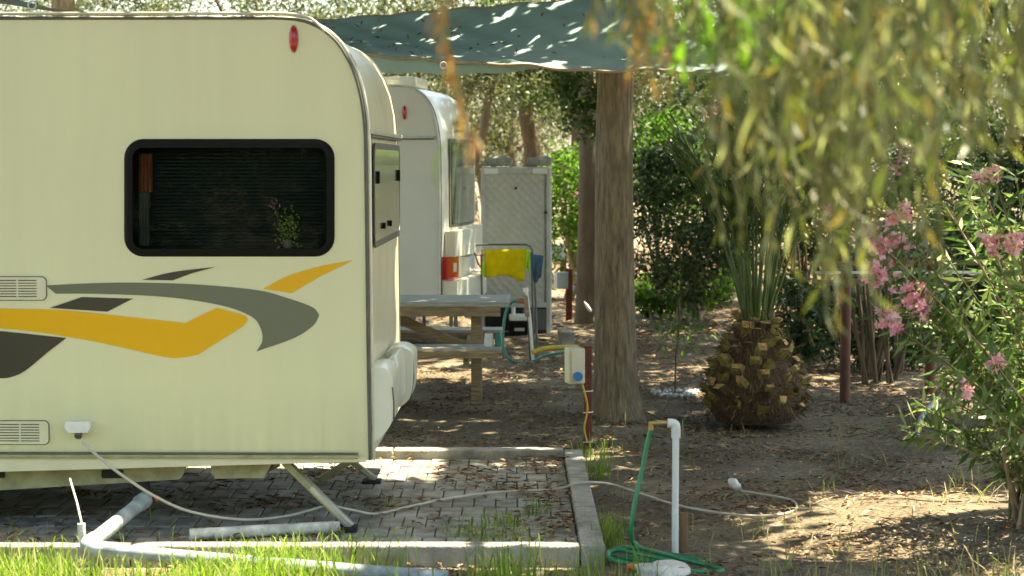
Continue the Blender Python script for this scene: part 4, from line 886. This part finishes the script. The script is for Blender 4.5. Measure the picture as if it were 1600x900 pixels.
# bushes
def bush(name, label, c, radii, ncl, nlf, clr, L, W, m, seed, cat='bush', stems=6, group=None, flowers=None):
    random.seed(seed); b = Vector((c[0], c[1], 0)); e = empty(name, b, label, cat, group)
    P_, cc = clumps(c, radii, ncl, nlf, clr, seed, hollow=.3); P_[:, 2] = np.abs(P_[:, 2])+.02; lm = MB()
    for i in range(stems):
        t_ = Vector(cc[i]); lm.tube(cr([b+Vector((random.uniform(-.15, .15), random.uniform(-.1, .1), 0)), b.lerp(t_, .5)+Vector((0, 0, .1)), t_], 4), [.022*(1-.06*k) for k in range(9)], 5)
    lm.build('stem', M['stem'], e); n = len(P_); g = np.random.default_rng(seed)
    leaf_obj('foliage', P_, L*(.6+.8*g.random(n)), W*(.6+.8*g.random(n)), m, e)
    if flowers:
        for f in flowers:
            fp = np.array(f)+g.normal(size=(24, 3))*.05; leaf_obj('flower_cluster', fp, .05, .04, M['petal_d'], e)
    return e
c = P(895, 295, 25); bush('green_bush', 'bright green bush between the cabinet and the big trunk', (c.x, 25, c.z-.25), (.42, .5, .95), 60, 70, .17, .075, .028, M['green'], 61, flowers=[P(908, 298, 24.6)])
c = P(1030, 260, 22.5); bush('green_bush', 'sunlit green bush right of the big trunk', (c.x, 22.5, c.z-.1), (.50, .6, .65), 60, 80, .20, .075, .025, M['green'], 62, flowers=[P(1060, 240, 22), P(1117, 170, 22), P(1150, 265, 22)])
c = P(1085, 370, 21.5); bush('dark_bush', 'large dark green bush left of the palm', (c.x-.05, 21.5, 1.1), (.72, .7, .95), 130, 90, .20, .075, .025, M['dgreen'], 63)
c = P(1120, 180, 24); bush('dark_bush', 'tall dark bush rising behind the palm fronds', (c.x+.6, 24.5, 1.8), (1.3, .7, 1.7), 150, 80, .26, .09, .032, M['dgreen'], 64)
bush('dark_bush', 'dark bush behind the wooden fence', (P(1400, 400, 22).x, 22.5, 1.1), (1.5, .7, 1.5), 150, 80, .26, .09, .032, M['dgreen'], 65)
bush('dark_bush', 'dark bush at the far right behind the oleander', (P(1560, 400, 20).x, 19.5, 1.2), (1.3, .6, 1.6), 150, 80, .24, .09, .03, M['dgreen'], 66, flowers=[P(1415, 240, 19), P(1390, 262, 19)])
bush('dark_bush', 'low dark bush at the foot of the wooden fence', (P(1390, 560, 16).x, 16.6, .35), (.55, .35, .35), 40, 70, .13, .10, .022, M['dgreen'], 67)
bush('dark_bush', 'low dark shrub between the palm and the first fence post', (P(1265, 500, 17).x, 17.5, .35), (.35, .35, .35), 30, 70, .13, .10, .022, M['dgreen'], 68)
# sapling
q = G(1055, 615); e = empty('sapling', q, 'thin young sapling with sparse leaves right of the big trunk', 'sapling')
MB().tube(cr([q, P(1056, 560, q.y), P(1061, 510, q.y), P(1060, 470, q.y)], 4), .007, 6).build('stem', M['bark_dark'], e)
pc = np.array([P(1062+random.gauss(0, 22), 515+random.gauss(0, 20), q.y+random.gauss(0, .1)) for _ in range(150)]); leaf_obj('foliage', pc, .07, .016, M['green'], e)
# low plants
for k, (px, py, sx) in enumerate(((1020, 500, .35), (1075, 495, .3), (1110, 480, .35), (1125, 455, .3), (1000, 470, .3), (1045, 460, .25))):
    q = G(px, py); bush('low_plant', ['low leafy plant nearest the big trunk', 'low leafy plant behind the thin sapling', 'low leafy plant left of the palm fronds', 'low leafy plant in front of the dark bush', 'low leafy plant touching the big trunk outline', 'small leafy plant on the lit path edge'][k], (q.x, q.y, .14), (sx, .22, .13), 14, 40, .08, .07, .035, M['green'], 70+k, cat='plant', stems=3, group='low plants on the shaded ground')
# ================================================================== PALM
qp = G(1180, 652); YPm = qp.y; pm = empty('palm', (qp.x, YPm, 0), 'stubby young palm with a pineapple shaped trunk of cut frond stubs', 'palm')
def prad(z): # radius by height
    t = z/.68; return .33*float(np.interp(t, [0, .12, .3, .5, .68, .82, 1.1], [.80, .96, 1.0, .90, .68, .48, .36]))
N = 20; S = 26; vs = [Vector((qp.x, YPm, 0)) + Vector((prad(.70*j/N)*math.cos(2*math.pi*k/S), prad(.70*j/N)*math.sin(2*math.pi*k/S), .70*j/N-.02)) for j in range(N+1) for k in range(S)]
obj('trunk', vs, [(j*S+k, j*S+(k+1) % S, (j+1)*S+(k+1) % S, (j+1)*S+k) for j in range(N) for k in range(S)], M['palm_fibre'], pm, smooth=True)
random.seed(5); ga = 2.39996; husk = []; nb = 86
for i in range(nb):
    z = .03 + .63*(i/nb); a = i*ga + random.uniform(-.15, .15); rr = prad(z); dirv = Vector((math.cos(a), math.sin(a), 0))
    up = .55 + 1.5*(z/.68); d = (dirv + Vector((0, 0, up))).normalized(); side = Vector((-math.sin(a), math.cos(a), 0)); nrm = side.cross(d)
    p = Vector((qp.x, YPm, z)) + dirv*(rr-.04); L = random.uniform(.06, .12)*(1.1-.4*z/.68); fs_ = random.uniform(.75, 1.25); wb, wt, th = .062*fs_, .036*fs_, .024*fs_; d = (d + Vector((random.gauss(0, .12), random.gauss(0, .12), random.gauss(0, .12)))).normalized(); side = d.cross(Vector((0, 0, 1))).normalized()*-1; nrm = side.cross(d)
    A = [p - side*wb - nrm*th, p + side*wb - nrm*th, p + side*wb*.7 + nrm*th, p - side*wb*.7 + nrm*th]
    e_ = p + d*L; sk = d*random.uniform(-.02, .02); B = [e_ - side*wt - nrm*th*.8 + sk, e_ + side*wt - nrm*th*.8 + sk*.5, e_ + side*wt*.7 + nrm*th - sk, e_ - side*wt*.7 + nrm*th*.9 - sk]
    o = MB().add(A+B, [(0, 1, 5, 4), (1, 2, 6, 5), (2, 3, 7, 6), (3, 0, 4, 7)]).build('frond_stub', M['palm_husk'] if random.random() < .75 else M['palm_fibre'], pm)
    if random.random() < .75: MB().add([v + d*.002 for v in B], [(0, 1, 2, 3)]).build('cut_face', M['palm_cut'], o)
# fibre hairs
g = np.random.default_rng(9); n = 1100; a = g.random(n)*6.283; z = g.random(n)*.74; rr = np.array([prad(q) for q in z])
c = np.stack([qp.x+np.cos(a)*rr, YPm+np.sin(a)*rr, z], 1); d = np.stack([np.cos(a), np.sin(a), g.normal(size=n)*.8-.2], 1)
leaf_obj('fibre', c, .085, .008, leafmat('palm_hair', [(.05, .03, .015), (.16, .10, .05), (.28, .2, .1)], .1, .8), pm, direction=d)
random.seed(19)
for i in range(21):
    a = i*ga; lean = .02+.20*(1-i/21)**1.2 + random.uniform(0, .12); L = random.uniform(1.2, 1.9)
    b0 = Vector((qp.x, YPm, .62)) + Vector((math.cos(a), math.sin(a), 0))*.07; pts = []
    for k in range(9):
        t = k/8; out = lean*L*t + .25*L*t**3*lean*2; pts.append(b0 + Vector((math.cos(a)*out, math.sin(a)*out, L*t*(1-.25*lean*t*2))))
    fr_ = MB().tube(pts, [.013*(1-.8*k/8) for k in range(9)], 5).build('frond', M['frond_rib'], pm)
    q = cr(pts, 6); cs, ds = [], []
    for k in range(17, len(q)-1):
        T_ = (q[k+1]-q[k-1]).normalized(); s_ = T_.cross(Vector((math.cos(a), math.sin(a), .2))).normalized()
        for sg in (-1, 1):
            for rep in (0,):
                cs.append(q[k]+T_*.012*rep); ds.append((T_*1.1 + s_*sg*random.uniform(.4, .8) + Vector((math.cos(a), math.sin(a), 0))*random.uniform(-.1, .3)))
    n = len(cs); leaf_obj('leaflets', np.array([tuple(v) for v in cs]), np.linspace(.16, .26, n), .014, M['palmleaf'], fr_, direction=np.array([tuple(v) for v in ds]), bend=.05)
# ================================================================== FENCE, REEDS
fb = G(1320, 628); fe = empty('wooden_fence', (fb.x, fb.y, 0), 'low fence of red brown posts with thin grey rails behind the palm', 'fence')
for px, py, r_ in ((1320, 628, .038), (1453, 614, .040), (1660, 616, .04)):
    q = G(px, py); MB().tube([q-Vector((0, 0, .05)), q+Vector((0, 0, .5)), q+Vector((0, 0, 1.02))], r_, 12).build('post', M['red_brown'], fe)
for zz_, r_ in ((1.0, .016), (.93, .010)):
    MB().bar((P(1275, 400, 14.6).x, 14.62, zz_), (P(1700, 400, 14.9).x, 14.9, zz_-.01), r_*2, r_*2).build('rail', M['steel_l'] if r_ < .012 else M['wood_br'], fe)
MB().bar((P(1275, 400, 14.6).x, 14.66, .86), (P(1560, 400, 14.9).x, 14.94, .86), .10, .03).build('rail', M['wood_br'], fe)
c = P(1316, 443, 14.4); MB().tube([c+Vector((.045*math.cos(t), -.0+.045*math.sin(t)+.04, .01*math.cos(t*2))) for t in np.linspace(0, 6.283, 15)], .010, 6, caps=False).build('tie', M['white_pl'], fe)
random.seed(23)
spots = [(1240, 500), (1252, 492), (1262, 505), (1276, 498), (1230, 508), (1345, 585), (1352, 590), (1360, 592), (1368, 596), (1378, 592), (1388, 598), (1398, 594), (1350, 600), (1284, 508), (1405, 588), (1372, 600)]
e_ = None
for i, (px, py) in enumerate(spots):
    pass
for nm, lab, sel, hh in (('cane_clump', 'clump of bare pale canes between the palm and the first fence post', [s for s in spots if s[0] < 1300], (.8, 1.3)), ('cane_clump', 'clump of thick leaning canes between the two fence posts', [s for s in spots if s[0] > 1300], (.6, 1.1))):
    q0 = G(*sel[0]); e = empty(nm, q0, lab, 'plant')
    for (px, py) in sel*2:
        q = G(px+random.uniform(-6, 6), py); tp_ = q+Vector((random.uniform(-.25, .25), random.uniform(-.1, .1), random.uniform(*hh)))
        MB().tube(cr([q, q.lerp(tp_, .5)+Vector((random.uniform(-.03, .03), 0, 0)), tp_], 3), [.016, .016, .015, .015, .014, .012, .010], 6).build('cane', M['bark_dark'], e)
e = empty('board_fence', (2.6, 21.3, 0), 'blue grey board fence glimpsed behind the oleander', 'fence'); xx = 3.7
for i in range(14):
    MB().box((xx+i*.16, 21.0, .55+.02*(i % 3)), (.13, .025, 1.1), bev=.003).build('board', M['fence_blue'], e)
MB().box((xx+1.1, 21.03, .8), (2.3, .03, .07)).build('rail', M['fence_blue'], e)
# ================================================================== OLEANDER
random.seed(77); ob = G(1612, 835); od = empty('oleander', ob, 'pink flowering oleander bush standing in the sun at the right edge', 'bush')
tips = []
flw = [(1366, 368), (1402, 380), (1374, 428), (1432, 470), (1395, 505), (1440, 480), (1400, 335), (1548, 382), (1590, 378), (1556, 567), (1505, 608), (1530, 278), (1553, 276), (1300, 325), (1420, 455), (1372, 375), (1385, 498)]
for i in range(58):
    if i < len(flw): tpx = flw[i]
    else: tpx = (random.uniform(1400, 1800), random.uniform(250, 600) if random.random() < .85 else random.uniform(600, 720))
    if i >= len(flw) and tpx[0] < 1470 and tpx[1] < 420: tpx = (tpx[0]+90, tpx[1])
    Yt = random.uniform(8.6, 9.6) if i >= len(flw) else random.uniform(8.3, 8.5); t_ = P(*tpx, Yt); s_ = ob + Vector((random.uniform(-.10, .25), random.uniform(-.12, .12), 0))
    m_ = s_.lerp(t_, .5) + Vector((.10, 0, .06)); tips.append((s_, m_, t_, i))
lc, ld = [], []
for s_, m_, t_, i in tips:
    q = cr([s_, m_, t_], 9); MB().tube(q, [.011*(1-.75*k/len(q)) for k in range(len(q))], 5).build('stem', M['stem'] if i % 2 else M['stem_g'], od)
    for k in range(int(len(q)*(.45 if i >= len(flw) else .5)), len(q)):
        T_ = (q[k]-q[k-1]).normalized()
        for w_ in range(5):
            a = random.random()*6.283; pv = T_.orthogonal().normalized(); pv = Matrix.Rotation(a, 3, T_) @ pv
            lc.append(tuple(q[k]+(q[k]-q[k-1])*random.uniform(-.8, .4))); ld.append(tuple(T_*random.uniform(.2, .9)+pv))
n = len(lc); leaf_obj('foliage', np.array(lc), RNG.uniform(.08, .14, n), RNG.uniform(.016, .026, n), M['oleander'], od, direction=np.array(ld), bend=.06)
for (s_, m_, t_, i) in tips[:len(flw)]:
    cs = []; k = 19 if (i < 9 or i > 13) else 8
    V, F = [], []
    for f in range(k):
        c = np.array(t_) + RNG.normal(size=3)*(.026 if k > 8 else .016); ax = unit(np.array([random.gauss(0, .6), -1.0, random.gauss(.4, .6)])[None])[0]
        o1 = unit(np.cross(ax, [0.1, .2, 1.0])[None])[0]; o2 = np.cross(ax, o1)
        for p_ in range(5):
            a = p_*2*math.pi/5; dd = o1*math.cos(a)+o2*math.sin(a); V.append(c); F.append(dd*.95+ax*.35)
    leaf_obj('flower_cluster', np.array(V), .025, .021, M['petal'], od, direction=np.array(F), bend=.1)
# ================================================================== WEEPING FOREGROUND TREE
random.seed(101)
wt = empty('weeping_tree', (3.4, 3.2, 0), 'weeping tree hanging its blurred narrow leaves over the right of the view', 'tree')
tk = cr([Vector((3.4, 3.2, 0)), Vector((3.3, 3.2, 1.2)), Vector((3.1, 3.1, 2.6)), Vector((2.6, 3.0, 3.6))], 6)
MB().tube(tk, [.22*(1-.03*k) for k in range(len(tk))], 12).build('trunk', M['bark_grey'], wt)
lb = MB()
def lower(px):
    xs_ = [660, 700, 760, 900, 960, 1010, 1060, 1120, 1180, 1240, 1300, 1360, 1420, 1480, 1540, 1620, 1800]; ys_ = [0, 60, 20, 30, 90, 120, 150, 200, 290, 320, 400, 330, 330, 260, 260, 320, 320]
    return float(np.interp(px, xs_, ys_))
def strands(n, rng, Yr, L, W, seed, px_rng, endj, gap=.022, startY=(-260, -80), spread=.9, pend=None, thin=1.0):
    random.seed(seed); cs, ds, Ls = [], [], []; tw = MB()
    for i in range(n):
        px = random.uniform(*px_rng); Y = random.uniform(*Yr); ye = pend(px) if pend else lower(px)
        ye = ye*random.uniform(.35, 1.0)**.7 + random.uniform(-endj, endj)
        s_ = P(px+random.uniform(-60, 60)*min(1, (px_rng[1]-px_rng[0])/100), random.uniform(*startY), Y); e_ = P(px, ye, Y)
        if e_.z > s_.z-.05: continue
        m1 = s_.lerp(e_, .45)+Vector((random.uniform(-.04, .04), random.uniform(-.04, .04), 0)); q = cr([s_, m1, e_+Vector((random.uniform(-.02, .02), 0, 0))], 8)
        tw.tube(q, .0022, 4, caps=False)
        Lt = sum((q[k+1]-q[k]).length for k in range(len(q)-1)); m = max(3, int(Lt/gap))
        for k in range(m):
            t = (k+random.random())/m*(len(q)-1); j = min(int(t), len(q)-2); p = q[j].lerp(q[j+1], t-j)
            cs.append(tuple(p)); ds.append((random.gauss(0, spread*.6), random.gauss(0, spread*.6), -random.uniform(.5, 1.5))); Ls.append(L*random.uniform(.6, 1.35))
    return cs, ds, Ls, tw
def add_strands(name, m, *a, W=.007, **k):
    cs, ds, Ls, tw_ = strands(*a, **k); n = len(cs)
    tag(tw_.build('twig', M['stem_g'], wt), kind='stuff'); leaf_obj(name, np.array(cs), np.array(Ls), W*np.random.default_rng(4).uniform(.6, 1.4, n), m, wt, direction=np.array(ds), bend=.12)
add_strands('crown', M['weep'], 104, None, (2.3, 4.4), .065, .007, 1, (1150, 1750), 45, gap=.018, spread=.75)
add_strands('crown', M['weep'], 48, None, (3.4, 5.0), .065, .007, 2, (1140, 1750), 25, gap=.013, startY=(-260, -120), pend=lambda x: lower(x)*.6)
add_strands('crown', M['weep'], 22, None, (2.6, 3.6), .05, .006, 3, (930, 1150), 30)
add_strands('crown', M['weep'], 16, None, (2.6, 3.8), .055, .007, 11, (1235, 1350), 20, gap=.02, startY=(-100, 60), pend=lambda x: 500)
add_strands('crown', M['weep'], 6, None, (2.6, 3.8), .055, .007, 12, (1410, 1470), 20, gap=.02, startY=(-100, 60), pend=lambda x: 430)
add_strands('crown', M['weep'], 10, None, (2.8, 4.0), .05, .007, 13, (1090, 1230), 20, gap=.026, startY=(-100, 60), pend=lambda x: 430)
add_strands('crown', M['weep_g'], 26, None, (2.7, 3.2), .055, .007, 4, (1040, 1220), 25, pend=lambda x: 80, W=.009)
add_strands('crown', M['weep_r'], 3, None, (2.6, 2.9), .04, .006, 5, (715, 735), 15, gap=.012, pend=lambda x: 235, spread=.4)
add_strands('crown', M['weep_r'], 9, None, (2.8, 3.4), .045, .006, 6, (960, 1060), 30, gap=.02, pend=lambda x: 150, spread=.5)
q = cr([P(720, 213, 2.8), P(700, 222, 2.8), P(685, 240, 2.8), P(680, 265, 2.8), P(681, 293, 2.8)], 4)
vs = []
for k, p in enumerate(q):
    wd = .0030*math.sin(math.pi*(.12+.8*k/len(q))); vs += [p-Vector((wd, 0, 0)), p+Vector((wd, 0, wd*.5))]
obj('leaf', vs, [(2*i, 2*i+1, 2*i+3, 2*i+2) for i in range(len(q)-1)], M['oleander'], wt)
# branches for it above the frame
for (x, y) in ((1.6, 3.2), (.6, 3.1), (-.2, 2.9), (1.2, 4.4), (2.2, 4.0)):
    MB().tube(cr([tk[-1], Vector(((x+2.6)/2, y, 3.5)), Vector((x, y, 2.75))], 5), [.06*(1-.08*k) for k in range(11)], 7).build('limb', M['bark_grey'], wt)
# ================================================================== GRASS, LITTER
def blades(name, xy, h, wd, m, label, lean=.5):
    xy = np.asarray(xy); n = len(xy); g = np.random.default_rng(len(xy)); hh = h*(.4+.9*g.random(n)); a = g.random(n)*6.283; ln = lean*g.random(n)
    d = np.stack([np.cos(a)*ln, np.sin(a)*ln, np.ones(n)], 1); dn = unit(d); side = unit(np.stack([-np.sin(a+g.normal(size=n)*.6), np.cos(a), np.zeros(n)], 1))
    z0 = np.array([gz(x, y) for x, y in xy]) ; b0 = np.stack([xy[:, 0], xy[:, 1], z0], 1); w_ = wd*(.6+.8*g.random(n))
    drop = np.stack([np.cos(a), np.sin(a), np.zeros(n)], 1)
    m1 = b0+dn*(hh*.5)[:, None]; m2 = b0+dn*(hh*.82)[:, None]+drop*(hh*.10*ln*3)[:, None]; e_ = b0+dn*hh[:, None]*np.array([1, 1, .92])+drop*(hh*.3*ln*2)[:, None]
    s_ = side*(w_/2)[:, None]; V = np.stack([b0-s_, b0+s_, m1+s_*.9, m1-s_*.9, m2+s_*.6, m2-s_*.6, e_], 1).reshape(-1, 3)
    b_ = (np.arange(n)*7)[:, None]; F4 = np.concatenate([b_+np.array([0, 1, 2, 3]), b_+np.array([3, 2, 4, 5]), b_+np.array([5, 4, 6, 6])])
    fs = [tuple(f) for f in F4[:2*n]] + [tuple(f[:3]) for f in F4[2*n:]]
    o = obj(name, V, fs, m, smooth=False); return tag(o, label, 'grass', kind='stuff')
g = np.random.default_rng(15); n = 26000; x = g.uniform(-3.3, .62, n); y = g.uniform(6.9, 8.50, n)
den = np.array([noise.noise((a*1.6, b*1.6, 4)) for a, b in zip(x, y)]); k = (g.random(n) < np.clip(.62+den*2.0, 0.06, 1)) & (g.random(n) < np.where(x < -.9, 1, np.where(x < .1, .45, .15))*np.where(y > 8.25, .5, 1))
blades('grass', np.stack([x, y], 1)[k], .175, .0055, M['grass'], 'fresh bright grass growing in front of the kerb')
tuft = []
for (cx_, cy_, r_, n_) in ((-.05, 9.15, .14, 130), (-.2, 8.95, .12, 110), (.0, 8.8, .14, 90), (-.75, 8.75, .25, 60), (-1.3, 8.8, .5, 60), (-2.0, 8.75, .4, 60), (.12, 9.5, .05, 45), (.43, 8.95, .07, 90), (.45, 9.3, .08, 50), (.47, 10.9, .06, 60), (.5, 11.6, .15, 60), (-.62, 9.7, .03, 14)):
    tuft.append(np.random.default_rng(n_).normal(size=(n_, 2))*r_*.6+np.array([cx_, cy_]))
blades('grass', np.concatenate(tuft), .13, .005, M['grass'], 'grass tufts in the paving joints and by the kerb')
n = 1500; x = g.uniform(.5, 3.4, n); y = g.uniform(7.6, 13.2, n); den = np.array([noise.noise((a*1.9, b*1.9, 9)) for a, b in zip(x, y)]); k = g.random(n) < np.clip((den-.02)*2.2, .03, 1)
x2 = g.uniform(1.0, 2.6, 340); y2 = g.uniform(7.7, 8.35, 340)
blades('dry_grass', np.concatenate([np.stack([x, y], 1)[k], np.stack([x2, y2], 1)]), .13, .005, M['grass_dry'], 'sparse dry grass on the bare soil at the right', lean=1.1)
# litter
def litter(name, n, xr, yr, L, label, zf, seed, dens=None, power=1.0):
    g = np.random.default_rng(seed); x = g.uniform(*xr, n); u = g.random(n)**power; y = yr[0]+(yr[1]-yr[0])*u
    if dens is not None:
        k = g.random(n) < dens(x, y); x, y = x[k], y[k]
    z = np.array([zf(a, b) for a, b in zip(x, y)])+.008+.006*g.random(len(x)); c = np.stack([x, y, z], 1); a = g.random(len(x))*6.283
    d = np.stack([np.cos(a), np.sin(a), g.normal(size=len(x))*.18], 1); LL = L*(.5+g.random(len(x)))
    o = leaf_obj(name, c, LL, LL*g.uniform(.22, .5, len(x)), M['litter'], None, direction=d, flat=.8, bend=.12); return tag(o, label, 'leaves', kind='stuff')
def dens_g(x, y):
    nz_ = np.array([noise.noise((a*1.3, b*1.3, 20)) for a, b in zip(x, y)]); k = np.clip(.55+nz_*1.6, .08, 1)
    k = k*(1-.65*np.exp(-((x-2.0)/.8)**2-((y-9.5)/.5)**2)); return np.where((x < PADX+.11) & (y > 8.5) & (y < 11.42), 0, k)  # fewer leaves round the rise, thinned to brighten the sunlit soil patch
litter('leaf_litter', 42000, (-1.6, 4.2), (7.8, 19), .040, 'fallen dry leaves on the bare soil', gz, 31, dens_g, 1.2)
litter('leaf_litter', 16000, (-3.5, 8), (19, 40), .09, 'fallen leaves on the far ground between the trees', lambda x, y: .0, 32)
def dens_p(x, y): 
    nz_ = np.array([noise.noise((a*2.6, b*2.0, 33)) for a, b in zip(x, y)])
    return np.clip(.16 + nz_*1.2 + .75*np.exp(-((x-.22)/.22)**2) + .3*np.exp(-((y-11.2)/.15)**2), .02, 1)
litter('leaf_litter', 5200, (-2.6, PADX), (8.66, 11.26), .048, 'fallen dry leaves on the block paving', lambda x, y: PZ+.004, 34, dens_p)
g = np.random.default_rng(71); n = 2600; x = g.uniform(-.6, 3.8, n); y = g.uniform(8.3, 16, n); k = ~((x < PADX+.2) & (y < 11.6)); x, y = x[k], y[k]; a = g.random(len(x))*6.283
c = np.stack([x, y, np.array([gz(p, q) for p, q in zip(x, y)])+.012], 1); d = np.stack([np.cos(a), np.sin(a), g.normal(size=len(x))*.08], 1)
M['twig'] = leafmat('dry_twigs', [(.10, .07, .04), (.3, .24, .16), (.42, .36, .27)], .0, .8)
tag(leaf_obj('twig_litter', c, g.uniform(.06, .22, len(x)), .006, M['twig'], None, direction=d, flat=.8, bend=.04), 'thin dry twigs scattered over the soil', 'twigs', kind='stuff')
# white pebbles round the sapling
q = G(1055, 618); g = np.random.default_rng(3); b = MB()
for k in range(90):
    a = g.random()*6.283; r_ = .13+g.normal()*.03; c = Vector((q.x+math.cos(a)*r_, q.y+math.sin(a)*r_*1.3, gz(q.x, q.y)+.012)); s_ = .010+.010*g.random()
    bm = bmesh.new(); bmesh.ops.create_icosphere(bm, subdivisions=1, radius=s_); b.add([v.co*(1+.2*g.normal()) + c for v in bm.verts], [[v.index for v in f.verts] for f in bm.faces], True); bm.free()
tag(b.build('pebble_ring', M['pebble'], base=q), 'ring of small white pebbles round the sapling foot', 'pebbles', kind='stuff')
